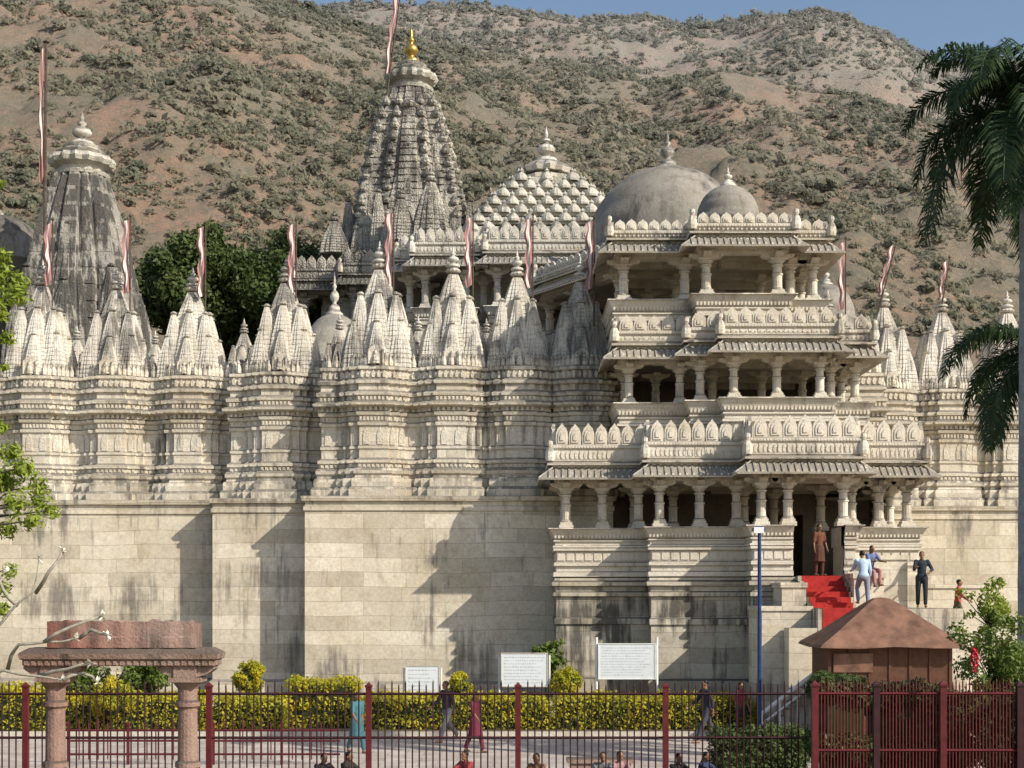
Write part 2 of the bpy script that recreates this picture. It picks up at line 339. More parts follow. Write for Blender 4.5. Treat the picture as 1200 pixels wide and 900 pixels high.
# ---------------------------------------------------------------- temple helpers
def miters(pts,closed):
    n=len(pts); out=[]
    def nr(a,b): dx,dy=b[0]-a[0],b[1]-a[1]; l=math.hypot(dx,dy); return (dy/l,-dx/l)
    for i in range(n):
        ns=[]
        if i>0 or closed: ns.append(nr(pts[i-1],pts[i]))
        if i<n-1 or closed: ns.append(nr(pts[i],pts[(i+1)%n]))
        if len(ns)==1: out.append(ns[0])
        else:
            d=1+ns[0][0]*ns[1][0]+ns[0][1]*ns[1][1]; out.append(((ns[0][0]+ns[1][0])/d,(ns[0][1]+ns[1][1])/d))
    return out
def sweep(mb,pts,prof,closed=False):
    ms=miters(pts,closed); n=len(pts); vs=[]; fs=[]
    for o,z in prof: vs+=[(p[0]+m[0]*o,p[1]+m[1]*o,z) for p,m in zip(pts,ms)]
    for i in range(len(prof)-1):
        for j in range(n if closed else n-1):
            a=i*n+j; b=i*n+(j+1)%n; fs.append((a,b,b+n,a+n))
    mb.add(vs,fs)
def poly(mb,pts,z,off=0):
    ms=miters(pts,True); mb.add([(p[0]+m[0]*off,p[1]+m[1]*off,z) for p,m in zip(pts,ms)],[tuple(range(len(pts)))])
def along(pts,off,w,fn,inset=0):
    ms=miters(pts,False); q=[(p[0]+m[0]*off,p[1]+m[1]*off) for p,m in zip(pts,ms)]
    for a,b in zip(q,q[1:]):
        l=math.hypot(b[0]-a[0],b[1]-a[1]); n=int(round((l-inset)/w))
        if n<1: continue
        dx,dy=(b[0]-a[0])/l,(b[1]-a[1])/l
        for k in range(n):
            t=(k+.5)/n*l; fn(a[0]+dx*t,a[1]+dy*t,dx,dy,l/n)
def slab(mb,x,y,dx,dy,shape,z,w,h,th,o=0):
    nx,ny=dy,-dx; f=[(x+dx*u*w+nx*(o+th),y+dy*u*w+ny*(o+th),z+v*h) for u,v in shape]; b=[(x+dx*u*w+nx*o,y+dy*u*w+ny*o,z+v*h) for u,v in shape]
    k=len(shape); mb.add(f+b,[tuple(range(k)),tuple(range(2*k-1,k-1,-1))]+[(j,j+k,(j+1)%k+k,(j+1)%k) for j in range(k)])
SQ=[(-.5,0),(.5,0),(.5,1),(-.5,1)]; ARCH=[(-.44,0),(.44,0),(.47,.3),(.45,.58),(.33,.8),(.12,.94),(0,1.06),(-.12,.94),(-.33,.8),(-.45,.58),(-.47,.3)]
LEAF=[(-.3,0),(.3,0),(.45,.4),(.3,.8),(0,1),(-.3,.8),(-.45,.4)]
def dent(mb,pts,off,z0,z1,w,th=.06,fill=.55,shape=SQ):
    along(pts,off,w,lambda x,y,dx,dy,ww: slab(mb,x,y,dx,dy,shape,z0,ww*fill,z1-z0,th,-.01))
def merl(mb,pts,z,w,h,off=-.12):
    def f(x,y,dx,dy,ww):
        hh=h*random.uniform(.96,1.03); slab(mb,x,y,dx,dy,ARCH,z,ww*1.0,hh,.11); slab(mb,x,y,dx,dy,[(u*.66,.1+v*.68) for u,v in ARCH],z,ww,hh,.03,.11); slab(mb,x,y,dx,dy,[(u*.3,.22+v*.35) for u,v in ARCH],z,ww,hh,.03,.14)
    along(pts,off,w,f)
A_=[(1,.17),(.87,.2),(.91,.28),(.91,.46),(.77,.5),(.81,.57)]
q=A_+[(.81,.81)]+[(y,x) for x,y in reversed(A_)]
PLAN=[]
for k in range(4):
    for x,y in q:
        for _ in range(k): x,y=-y,x
        PLAN.append((x,y))
def spire(mb,cx,cy,z0,hw,h,n=14,top=.2,pw=1.7,gr=.955,amal=True,cap=1.):
    rings=[]
    for i in range(n):
        t=i/n; sA=hw*(top+(1-top)*(1-t**pw)); t2=(i+.75)/n; sB=hw*(top+(1-top)*(1-t2**pw))
        for sc,tt in((sA,t),(sB,t2),(sB*gr,t2+.02/n),(sB*gr,(i+.98)/n)):
            rings.append([(cx+x*sc,cy+y*sc,z0+h*tt) for x,y in PLAN])
    mb.loft(rings); zt=z0+h; r=hw*top
    if amal:
        mb.lathe(cx,cy,zt-.02*h,[(r*.8,0),(r*.75,r*.35)],12)
        mb.lathe(cx,cy,zt+r*.3*cap,[(r*.7,0),(r*1.25,r*.18),(r*1.45,r*.42),(r*1.25,r*.66),(r*.6,r*.82)],24,.1)
        mb.lathe(cx,cy,zt+r*1.05*cap,[(r*.9,0),(r*.95,r*.15),(r*.6,r*.4),(r*.3,r*.5)],14)
    return zt+r*1.5*cap
def finial(mb,cx,cy,z,r,h,seg=14):
    mb.lathe(cx,cy,z,[(r*.9,0),(r,.05*h),(r*.95,.12*h),(r*.6,.17*h),(r*.32,.2*h),(r*.4,.24*h),(r*.75,.3*h),(r*.85,.38*h),(r*.7,.46*h),(r*.3,.52*h),(r*.2,.56*h),(r*.4,.6*h),(r*.38,.64*h),(r*.14,.7*h),(r*.2,.78*h),(r*.13,.86*h),(0,h)],seg)
# ---------------------------------------------------------------- temple
T=thing('temple','white marble temple with spires, domes and a three storeyed pillared entrance porch','temple',(5,50,0))
YA,YB,YC,YR=52.3,51.4,50.1,55.6
KS=50/48.
def zs_(z): return 4+(z-4)*KS
ZL=zs_(7.37)
def sc(px,y): return wx(px,y+.2)
B1,B2,B3=.18,.35,.52
def bays(x0,x1,y,cs):
    pts=[]
    for c in cs:
        for hwid,o1,o2 in((1.02,0,B1),(.78,B1,B2),(.46,B2,B3)): pts.append((c-hwid,y-o1)); pts.append((c-hwid,y-o2))
        for hwid,o1,o2 in((.46,B3,B2),(.78,B2,B1),(1.02,B1,0)): pts.append((c+hwid,y-o1)); pts.append((c+hwid,y-o2))
    return [p for p in pts if x0<p[0]<x1]
xAB=wx(272,YB); xBC=wx(378,YC)
cA=[sc(p,YA) for p in(-40,50,137,225)]
wl=[(-26,YA)]+bays(-26,xAB-.2,YA,cA)+[(xAB,YA),(xAB,YB)]+bays(xAB+.1,xBC-.1,YB,[sc(327,YB)])+[(xBC,YB),(xBC,YC)]+bays(xBC+.05,3.56,YC,[sc(p,YC) for p in(440,530,609,684)])+[(3.57,YC),(3.57,54)]
wr=[(11.9,51.2),(13.3,51.2),(13.3,YR)]+bays(13.4,32,YR,[wx(p,YR+.5) for p in(1035,1107,1180,1255,1330)])+[(30,YR)]
plp=[(-26,YA-1.),(xAB-.5,YA-1.),(xAB-.5,YB-1.),(xBC-.5,YB-1.),(xBC-.5,YC-.86),(3.5,YC-.86),(3.5,54)]
prp=[(13.2,50.3),(13.2,YR-.85),(30,YR-.85)]
mb=MB()
for p in(plp,prp):
    sweep(mb,p,[(.25,-.2),(.25,.5),(.12,.62),(.12,1.0),(0,1.1),(0,ZL-.55),(.05,ZL-.5),(.05,ZL-.36),(.0,ZL-.34),(.0,ZL-.2),(.1,ZL-.17),(.13,ZL-.02),(.1,ZL),(-2.,ZL+.02)])
mb.build('plinth_wall',MAT['plinth'],T)
PR=[(.5,7.37),(.52,7.6),(.46,7.68),(.38,7.7),(.4,7.86),(.36,7.98),(.26,8.0),(.22,8.08),(.3,8.14),(.32,8.24),(.24,8.32),(.14,8.34),(.12,8.46),(.22,8.5),(.22,8.6),(.12,8.64),(.05,8.68),(.05,8.95),(.1,8.98),(.1,9.06),(.04,9.1),(.04,9.72),(.12,9.76),(.14,9.86),(.06,9.9),(.06,10.06),(.16,10.1),(.2,10.2),(.1,10.24),(.1,10.34),(.3,10.38),(.42,10.42),(.44,10.5),(.3,10.56),(.16,10.58),(.14,10.72),(.26,10.76),(.28,10.86),(.14,10.92),(.08,10.95),(.08,11.12),(.2,11.16),(.22,11.26),(.1,11.32),(.04,11.34),(.02,11.6),(.12,11.64),(.12,11.74),(-.1,11.8),(-2.8,11.82)]
PR=[(a*.72 if a>0 else a,zs_(b)) for a,b in PR]
PRr=PR[:-1]+[(-.9,PR[-1][1])]
mb=MB()
sweep(mb,wl,PR); sweep(mb,wr,PRr)
mb.build('outer_wall',MAT['wall'],T)
ZT=zs_(11.82)
mb=MB()
def dz(p,o,a,b,w,*r): dent(mb,p,o*.72,zs_(a),zs_(b),w,*r)
for p in(wl,wr):
    dz(p,.1,10.24,10.36,.17,.1); dz(p,.14,10.6,10.72,.14,.07); dz(p,.04,11.36,11.6,.2,.08,.7,LEAF); dz(p,.06,9.92,10.05,.13,.05)
    dz(p,.12,8.36,8.46,.15,.06); dz(p,.04,9.12,9.7,.42,.035,.5,ARCH)
    along(p,-.06,.27,lambda x,y,dx,dy,w: mb.lathe(x,y,ZT-.04,[(.1,0),(.11,.12),(.09,.22),(.05,.32),(.07,.36),(.02,.44),(0,.5)],6))
mb.build('carved_band',MAT['carved'],T)
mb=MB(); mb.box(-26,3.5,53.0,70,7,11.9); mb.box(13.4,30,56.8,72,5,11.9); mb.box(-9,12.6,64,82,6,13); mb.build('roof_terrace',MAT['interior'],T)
def shrine_master():
    mb=MB(); spire(mb,0,0,0,1.0,3.15,22,.19,1.7,.955)
    for s in(-1,1):
        for u in(-1,1):
            spire(mb,s*.72,u*.72,-.05,.40,1.45,10,.24,1.7,.94); spire(mb,s*.56,u*.56,.3,.42,1.95,12,.2,1.7,.95)
    for r,z0,z1 in((1.25,-.12,.0),(1.15,.0,.12),(1.2,.12,.2)): mb.loft([[(x*r,y*r,z0) for x,y in PLAN],[(x*r,y*r,z1) for x,y in PLAN]])
    me_o=mb.build('shrine_spire',MAT['spire'],None); me_o.parent=T; ORG[me_o.name]=(0,0,0)
    f=MB(); finial(f,0,0,3.4,.24,.72,12); f.build('finial',MAT['spire'],me_o,True)
    for k in range(4):
        a=k*pi/2; dx,dy=math.sin(a),-math.cos(a)
        m=MB(); spire(m,dx*.58,dy*.58,0,.54,2.3,17,.2,1.75,.955); 
        m.build('attached_spire',MAT['spire'],me_o)
    for k in (0,1,3):
        a=k*pi/2; dx,dy=math.sin(a),-math.cos(a); m=MB()
        spire(m,dx*.94,dy*.94,.0,.34,1.35,11,.24,1.6,.94); m.build('miniature_spire',MAT['spire'],me_o)
        n=MB(); bx=[(-.26,.0),(.26,.0),(.26,.42),(0,.62),(-.26,.42)]
        slab(n,dx*1.33,dy*1.33,-dy,dx,bx,0,1,1,.06,0)
        cx,cy=dx*1.41,dy*1.41
        n.lathe(cx,cy,0,[(.13,0),(.14,.06),(.09,.1),(.1,.2),(.07,.27),(.04,.29),(.055,.34),(.045,.4),(0,.44)],8)
        for e in(-1,1): n.lathe(cx-dy*e*.22,cy+dx*e*.22,0,[(.04,0),(.03,.04),(.03,.38),(.05,.42)],6)
        n.build('niche_figure',MAT['carved'],me_o)
    return me_o
M0=shrine_master(); first=True
def put(px,D,s=1.,sz=1.):
    global first
    s*=KS; loc=(wx(px,D)-5,D-50,ZT)
    if first: M0.location=loc; M0.scale=(s,s,s*sz); first=False; return
    copyto(M0,loc,T,(s,s,s*sz))
for p,D,s,sz in((50,YA+1.,1,1.06),(-40,YA+1.,1,1),(137,YA+1.,.99,1.02),(226,YA+1.,1,.99),(335,YB+1.,1.03,1.0),(445,YC+1.,1.07,1.02),(531,YC+1.1,1,1.05),(606,YC+1.2,.93,1.1),(680,YC+1.1,.93,1.04),
    (970,56.4,.95,1),(1035,YR+1.,1.02,1),(1103,YR+1.,1,.96),(1180,YR+1.,1,.95),(1256,YR+1.,1,.95)): put(p,D,s,sz)
for p,D,s in((286,55,.62),(398,55,.66),(90,56,.6),(182,57,.6),(490,54.5,.62),(570,54.5,.6)): put(p,D,s)
def column_mesh(h,r):
    mb=MB()
    def sq(a,z0,z1): mb.box(-a,a,-a,a,z0,z1)
    sq(r*1.45,0,.09*h); sq(r*1.2,.09*h,.15*h); mb.lathe(0,0,0,[(r*1.1,.15*h),(r*1.2,.18*h),(r*.95,.21*h),(r*.9,.25*h),(r*.9,.5*h),(r*1.05,.51*h),(r*1.05,.54*h),(r*.82,.56*h),(r*.78,.7*h),(r*1.05,.72*h),(r*1.05,.75*h),(r*.8,.77*h),(r*1.25,.82*h),(r*1.3,.85*h)],12)
    sq(r*1.45,.85*h,.9*h)
    for dx,dy in((1,0),(0,1)):
        for s in(-1,1):
            e=r*3.2; a=r*.75
            R1=[(s*r*.9,.88*h,h),(s*e*.75,.91*h,h),(s*e*.9,.93*h,h),(s*e,.965*h,h)]
            if dx: mb.loft([[(x,-a,z0),(x,a,z0),(x,a,z1),(x,-a,z1)] for x,z0,z1 in R1])
            else: mb.loft([[(-a,x,z0),(a,x,z0),(a,x,z1),(-a,x,z1)] for x,z0,z1 in R1])
    sq(r*1.2,.9*h,h-.002); return mb
def cols(parent,xy,z0,z1,r,mat):
    o0=None
    for x,y in xy:
        if o0 is None:
            o0=column_mesh(z1-z0,r).build('column',mat,None); o0.parent=parent; o=o0
        else: o=o0.copy(); C.objects.link(o)
        o.location=(x-org(parent)[0],y-org(parent)[1],z0-org(parent)[2])
def seatband(mb,p,zb,zs):
    h=zs-zb
    sweep(mb,p,[(.0,zb),(.12,zb+.02),(.12,zb+.12*h),(.04,zb+.16*h),(.04,zb+.30*h),(.1,zb+.34*h),(.1,zb+.40*h),(.02,zb+.44*h),(.06,zb+.5*h),(.22,zb+.93*h),(.28,zb+.95*h),(.26,zs),(-.1,zs),(-.35,zs-.04),(-.35,zb)])
    dent(mb,p,.1,zb+.5*h,zb+.88*h,.12,.03,.5,SQ)
def eave(mb,p,z,out=.6):
    sweep(mb,p,[(.02,z-.12),(.1,z-.1),(out,z-.40),(out+.02,z-.36),(out-.05,z-.31),(.12,z+.02),(.12,z+.1),(-.3,z+.1)])
    along(p,out*.5+.05,.22,lambda x,y,dx,dy,w: mb.add([(x+dx*a+dy*b,y+dy*a-dx*b,c) for a,b,c in((-.03,-.22,z-.0),(.03,-.22,z-.0),(.03,.24,z-.33),(-.03,.24,z-.33),(-.03,-.22,z+.05),(.03,-.22,z+.05),(.03,.24,z-.27),(-.03,.24,z-.27))],[(0,1,2,3),(4,5,6,7),(0,1,5,4),(1,2,6,5),(2,3,7,6),(3,0,4,7)]))
    dent(mb,p,.1,z-.14,z-.04,.2,.16,.35)
def parapet(mb,p,z,zt,w=.36,ext=.18):
    h=zt-z; zb=z+h*.5
    sweep(mb,p,[(.3+ext-.18,z),(.32+ext-.18,z+.06),(.22+ext-.18,z+.1),(.14+ext-.18,z+.12),(ext,z+.16),(ext,zb-.16),(ext+.07,zb-.12),(ext+.07,zb-.03),(ext,zb),(ext-.22,zb),(ext-.22,z)])
    dent(mb,p,ext,z+.2,zb-.2,.3,.025,.8,SQ); dent(mb,p,ext+.025,z+.24,zb-.24,.15,.02,.5,LEAF); dent(mb,p,ext+.07,zb-.11,zb-.05,.1,.02,.5)
    merl(mb,p,zb-.01,w,zt-zb,ext-.14)
cf=MB(); cf.lathe(0,0,0,[(.14,0),(.17,.12),(.15,.3),(.1,.42),(.06,.46),(.1,.54),(.09,.64),(0,.7)],8)
CF0=None
def storey(plan,zb,zs,zc,zt,colxy,r,seats=None,base=None,w=.42,mat='porch',out=.6,floor=None):
    global CF0
    m=MB(); 
    for sp in(seats or [plan]): seatband(m,sp,zb,zs)
    if base is not None: sweep(m,plan,[(0,base),(0,zb-.0)])
    poly(m,plan,(zb+.02) if floor is None else floor,-.02)
    o=m.build('porch_storey',MAT[mat],T)
    cols(o,colxy,zs-.02,zc,r,MAT[mat])
    b=MB(); sweep(b,plan,[(-.45,zc),(-.02,zc),(-.02,zc+.1),(.03,zc+.12),(.03,zc+.22),(0,zc+.24),(0,zc+.34),(-.45,zc+.34),(-.45,zc)]); poly(b,plan,zc+.345,-.1)
    xs=[p[0] for p in plan]; ys=[p[1] for p in plan]; y=min(ys)+2.2
    while y<max(ys)-.5: b.box(min(xs)+2.6,max(xs)-1.2,y-.15,y+.15,zc-.02,zc+.34); y+=1.6
    dent(b,plan,.0,zc+.02,zc+.1,.14,.04,.5)
    ze=zc+.46; poly(b,plan,ze+.08,.1); b.build('beam',MAT[mat],o)
    e=MB(); eave(e,plan,ze,out); e.build('eave',MAT[mat],o)
    p=MB(); parapet(p,plan,ze+.1,zt,w); p.build('parapet',MAT[mat],o)
    for i in range(1,len(plan)-1):
        a,b_,c=plan[i-1],plan[i],plan[i+1]
        if (b_[0]-a[0])*(c[1]-b_[1])-(b_[1]-a[1])*(c[0]-b_[0])>0.01:
            m0=miters(plan,False)[i]
            if CF0 is None: CF0=cf.build('corner_figure',MAT['porch'],None); g=CF0
            else: g=CF0.copy(); C.objects.link(g)
            g.parent=o; g.location=(b_[0]+m0[0]*.22-5,b_[1]+m0[1]*.22-50,ze+.25)
    return o
P1=[(1.47,YC-.9),(1.47,47),(4.5,47),(4.5,46),(7.6,46),(7.6,44.8),(10.8,44.8),(10.8,46.2),(13.2,46.2),(13.2,54)]
mb=MB(); sweep(mb,P1,[(.22,-.2),(.22,.6),(.1,.7),(.1,1.3),(0,1.36),(0,3.1),(.06,3.12),(.06,3.3),(0,3.34),(0,4.0),(.1,4.04),(.1,4.16),(.02,4.2),(.02,4.34),(.14,4.38),(.16,4.5),(.06,4.56),(.06,4.64),(-.3,4.66)])
mb.build('porch_plinth',MAT['pbase'],T)
mb=MB(); 
L1=[(1.47,YC-.9),(1.47,47),(4.5,47),(4.5,46),(7.6,46),(7.6,44.8),(8.85,44.8)]; R1=[(10.45,44.8),(10.8,44.8),(10.8,46.2),(13.2,46.2),(13.2,54)]
for p in(L1,R1):
    sweep(mb,p,[(.0,4.66),(.1,4.68),(.1,4.82),(.0,4.86),(.0,5.0),(.08,5.04),(.08,5.14),(0,5.18),(0,5.5),(.1,5.54),(.1,5.62),(-.3,5.64),(-.3,4.66)]); dent(mb,p,0,5.22,5.46,.3,.04,.8,SQ)
mb.box(7.9,8.84,45.1,45.9,4.68,6.2); mb.build('porch_base',MAT['porch'],T)
c1=[(1.8,47.3),(3.0,47.3),(4.2,47.3),(4.8,46.3),(6.1,46.3),(7.3,46.3),(7.9,45.1),(10.5,45.1),(11.1,46.5),(12.0,46.5),(12.9,46.5),(1.8,48.8),(12.9,48.6),(12.9,50.3),
    (8.75,45.1),(7.9,48.4),(10.5,48.4),(5.5,48.6),(9.2,50),(4.2,49)]
P1o=storey(P1,5.62,6.28,7.78,9.72,c1,.165,seats=[L1,R1],w=.44,floor=4.665)
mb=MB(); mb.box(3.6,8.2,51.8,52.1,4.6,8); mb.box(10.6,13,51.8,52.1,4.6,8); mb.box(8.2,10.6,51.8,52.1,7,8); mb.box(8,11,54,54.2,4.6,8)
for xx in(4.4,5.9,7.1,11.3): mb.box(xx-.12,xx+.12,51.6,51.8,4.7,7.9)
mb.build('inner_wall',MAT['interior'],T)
P2=[(3.6,55),(3.6,47.2),(5.9,47.2),(5.9,46.6),(6.9,46.6),(6.9,45.9),(10.3,45.9),(10.3,47.0),(11.7,47.0),(11.7,55)]
c2=[(3.9,47.5),(5.6,47.5),(6.2,46.9),(7.2,46.2),(8.6,46.2),(10.0,46.2),(10.6,47.3),(11.4,47.3),(3.9,49.3),(11.4,49.3),(6.9,49),(10,49),(8.6,49),(5,49.5),(3.9,51.3),(11.4,51.2)]
P2o=storey(P2,9.65,10.44,11.75,13.34,c2,.155,base=8.3)
P3=[(1.1,60),(1.1,54.2),(3.45,50.4),(3.45,47.5),(6.1,47.5),(6.1,46.6),(9.05,46.6),(9.05,47.5),(10.4,47.5),(10.4,60)]
c3=[(3.75,47.8),(5.8,47.8),(6.4,46.9),(8.75,46.9),(9.35,47.8),(10.1,47.8),(3.75,49.8),(10.1,49.8),(2.5,52.6),(1.45,54.5),(5.8,50.2),(8.75,50.2),(10.1,52.2),(7.3,52.4),(5,52.5),(8.75,53)]
P3o=storey(P3,13.2,13.92,15.3,16.58,c3,.175,base=12.3,w=.4)
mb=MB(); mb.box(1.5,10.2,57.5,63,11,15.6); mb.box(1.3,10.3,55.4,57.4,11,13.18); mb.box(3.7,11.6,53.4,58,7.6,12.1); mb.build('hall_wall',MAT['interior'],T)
def dome(cx,cy,z,r,h,zb,mat,fz,fr):
    mb=MB(); pr=[(r*1.1,zb-z),(r*1.1,-.28),(r*1.14,-.24),(r*1.14,-.12),(r*1.04,-.1),(r*1.04,0)]
    for i in range(0,13):
        a=i/12*pi/2; pr.append((r*math.cos(a)**.95 if i<12 else .001,h*math.sin(a)))
        if i in(3,6,9): pr.append((r*math.cos(a+.02)*.985,h*math.sin(a+.02)))
    mb.lathe(cx,cy,z,pr,40); o=mb.build('dome',MAT[mat],T,False)
    for p in o.data.polygons: p.use_smooth=abs(p.normal.z)<.999
    f=MB(); f.lathe(cx,cy,z+h-.1,[(fr*1.5,0),(fr*1.6,.12),(fr*1.2,.2),(fr,.25)],16); finial(f,cx,cy,z+h+.1,fr,fz-z-h-.1); f.build('finial',MAT['spire'],o,True); return o
dome(wx(782,55),55,17.2,3.2,3.35,16.2,'dome',22.1,.34)
dome(wx(853,49.8),49.8,17.3,1.08,1.1,16.2,'dome',19.1,.18)
dome(wx(392,58),58,13.6,1.35,1.95,11.7,'paledome',17.3,.22)
dome(wx(0,66),66,19.6,2.1,2.1,11.7,'dome',22.0,.12)
dome(wx(968,60),60,15.8,1.2,1.4,11.7,'dome',18.1,.18)
Q1=[(-4.6,66),(-4.6,59.6),(-3.9,59.6),(-3.9,58.6),(-1.6,58.6),(-1.6,59.6),(-.9,59.6),(-.9,58.2),(3.2,58.2),(3.2,64)]
cq=[(-4.3,59.9),(-3.6,58.9),(-1.9,58.9),(-1.2,59.9),(-.6,58.5),(.7,58.5),(1.8,58.5),(2.9,58.5),(-3.6,61),(-1.5,61),(1,61)]
storey(Q1,15.2,15.9,17.45,19.2,cq,.16,base=11.5,mat='spire')
mb=MB(); mb.box(-4.3,3,62,64.8,11,17.8); mb.build('hall_wall',MAT['interior'],T)
# stepped roof with rows of bells
mb=MB(); SX,SY=wx(640,64),64.0; hw=3.45
mb.box(SX-hw,SX+hw,SY-hw,SY+hw,16,19.5)
for sgn in range(4):
    for k in range(13):
        u=-hw+.24+k*(2*hw-.48)/12; a=sgn*pi/2; x,y=u,-hw-.02
        X=SX+x*math.cos(a)-y*math.sin(a); Y=SY+x*math.sin(a)+y*math.cos(a)
        mb.lathe(X,Y,17.6,[(.2,0),(.2,.2),(.13,.3),(.12,1.2),(.17,1.3),(.22,1.5),(.1,1.7),(.16,1.9),(.05,2.1)],8)
NT_=7
for i in range(NT_):
    t=i/NT_; w=hw*(1.0-.74*t**1.15); z=19.5+3.2*t
    mb.box(SX-w,SX+w,SY-w,SY+w,z,z+.3)
    n=max(2,int(2*w/.68))
    for s4 in range(4):
        for k in range(n):
            u=-w+.2+k*(2*w-.4)/max(1,n-1); a=s4*pi/2; x,y=u,-w+.08
            X=SX+x*math.cos(a)-y*math.sin(a); Y=SY+x*math.sin(a)+y*math.cos(a)
            mb.lathe(X,Y,z+.12,[(.30,0),(.31,.08),(.26,.22),(.16,.34),(.07,.4),(.12,.46),(.05,.54),(0,.62)],12,.06)
o=mb.build('stepped_roof',MAT['bells'],T)
f=MB(); f.lathe(SX,SY,22.6,[(1.3,0),(1.35,.15),(.9,.3),(.8,.4)],24,.1); f.lathe(SX,SY,23.0,[(1.1,0),(1.2,.2),(.95,.4),(.5,.6)],24,.12); finial(f,SX,SY,23.5,.5,1.7); f.build('finial',MAT['spire'],o)
def big(cx,cy,zb,hw,zt,mat,top,pw,n,gold=False,name='main_spire',fr=.5,fh=1.8,gr=.96,atts=((.50,.60,.76),(.74,.44,.54),(.95,.30,.34)),cor=((.80,.30,.62),(.98,.30,.42),(1.16,.24,.26))):
    h=zt-zb; mb=MB(); spire(mb,cx,cy,zb,hw,h,n,top,pw,gr,False)
    def s_at(t): return hw*(top+(1-top)*(1-t**pw))
    if name=='main_spire':
        for i in range(13):
            t=.25+i*.055; s=s_at(t)
            for sx in(-1,1):
                for sy in(-1,1):
                    for ux,uy in((.8,.8),(.92,.36),(.36,.92)): mb.lathe(cx+sx*s*ux,cy+sy*s*uy,zb+h*t,[(.16,0),(.23,.1),(.23,.2),(.14,.32),(.05,.5)],8,.1)
    o=mb.build(name,MAT[mat],T)
    for k in range(4):
        a=k*pi/2; dx,dy=math.sin(a),-math.cos(a)
        for off,sc_,hh in atts:
            m=MB(); spire(m,cx+dx*off*hw,cy+dy*off*hw,zb,hw*sc_,h*hh,int(n*hh)+2,.18,1.9,gr); m.build('attached_spire',MAT[mat],o)
        m=MB(); ax,ay=math.cos(a+pi/4),math.sin(a+pi/4)
        for off,sc_,hh in cor:
            spire(m,cx+ax*off*hw,cy+ay*off*hw,zb,hw*sc_,h*hh,int(n*hh)+2,.2,1.9,gr)
        if name=='main_spire':
            for off,side,sc_,hh in((.92,.42,.2,.5),(.92,-.42,.2,.5),(1.08,.3,.18,.36),(1.08,-.3,.18,.36),(1.1,.62,.2,.24),(1.1,-.62,.2,.24)):
                spire(m,cx+(dx*off-dy*side)*hw,cy+(dy*off+dx*side)*hw,zb,hw*sc_,h*hh,int(n*hh)+3,.2,1.8,gr)
        m.build('corner_spire',MAT[mat],o)
    r=hw*top; f=MB(); z=zt-.05
    f.lathe(cx,cy,z,[(r*1.05,0),(r*1.1,.15),(r*.9,.2),(r*.9,.4)],24)
    f.lathe(cx,cy,z+.35,[(r*.9,0),(r*1.25,.14),(r*1.35,.32),(r*1.25,.5),(r*.9,.62)],32,.1); f.lathe(cx,cy,z+.93,[(r*.95,0),(r*1.05,.12),(r*.8,.25),(r*.6,.4)],24,.06)
    f.lathe(cx,cy,z+1.25,[(r*.7,0),(r*.75,.1),(r*.5,.25)],20); f.build('crown_disc',MAT['bells'],o)
    g=MB(); finial(g,cx,cy,z+1.4,fr,fh); g.build('finial',MAT['gold'] if gold else MAT['spire'],o,True); return o
MX,MY=wx(482,72),72.
big(MX,MY,17.6,3.3,29.6,'old',.31,2.2,34,True,fr=.42,fh=2.0,gr=.95,atts=((.36,.66,.88),(.56,.54,.70),(.76,.42,.50),(.96,.30,.32)),cor=((.62,.34,.78),(.80,.30,.60),(.98,.28,.42),(1.16,.24,.26)))
mb=MB()
for r,z0,z1 in((4.7,12,17.0),(4.9,17.0,17.25),(4.5,17.25,17.6),(4.0,17.6,18)): mb.loft([[(MX+x*r,MY+y*r,z0) for x,y in PLAN],[(MX+x*r,MY+y*r,z1) for x,y in PLAN]])
mb.build('spire_base',MAT['old'],T)
PS=[(MX-5.2,72),(MX-5.2,68.4),(MX-2.8,68.4),(MX-2.8,67.2),(MX+2.6,67.2),(MX+2.6,72)]
storey(PS,16.0,16.8,18.6,20.4,[(MX-4.9,68.8),(MX-3.1,68.8),(MX-2.4,67.6),(MX,67.6),(MX+2.2,67.6)],.2,base=12,mat='old',w=.5)
for px,D,z,h,w in((392,69,20.6,1.6,.75),(505,66.6,20.6,2.8,.95),(470,66.6,20.6,2.0,.75),(575,62,19,2.2,.6)):
    m=MB(); zt_=spire(m,wx(px,D),D,z,w,h,12,.22,1.7,.95); finial(m,wx(px,D),D,zt_-.1,.2,.6); m.build('roof_spire',MAT['old'],T)
big(wx(96,62),62,13.6,2.6,22.3,'oldsmooth',.42,2.2,12,False,'side_spire',fr=.5,fh=1.6,gr=.975,atts=((.62,.5,.70),(.92,.32,.42)),cor=((.98,.26,.5),(1.14,.24,.34)))
m=MB(); m.box(wx(92,62)-3,wx(92,62)+3,59,66,11,13.7); m.build('spire_base',MAT['oldsmooth'],T)
# stairs
mb=MB()
for i in range(6): mb.box(8.95,10.42,43.1+.28*i,44.85,3.6,3.67+.1667*(i+1)-.0)
mb.box(8.95,13.2,41.6,46.0,-.1,3.67); 
for i in range(21): mb.box(13.2+.255*i,13.2+.255*(i+1),42.6,47.2,-.1,3.67-.17*(i+1)+.005)
for i in range(10): mb.box(8.95-.2*(i+1),8.95-.2*i,40.3,41.55,-.1,1.95-.19*(i+1))
mb.build('stair',MAT['pbase'],T)
mb=MB(); mb.box(10.44,11.35,43.4,44.72,3.6,4.72); mb.box(10.4,11.4,43.36,44.74,4.58,4.735); mb.box(7.45,8.93,42.4,44.72,0,3.6); mb.box(7.4,8.97,42.35,44.74,3.6,3.74); mb.box(8.2,8.93,43.2,44.70,3.74,4.3); mb.box(8.15,8.98,43.15,44.72,4.3,4.45); mb.box(8.1,8.93,41.6,42.34,0,3.1)
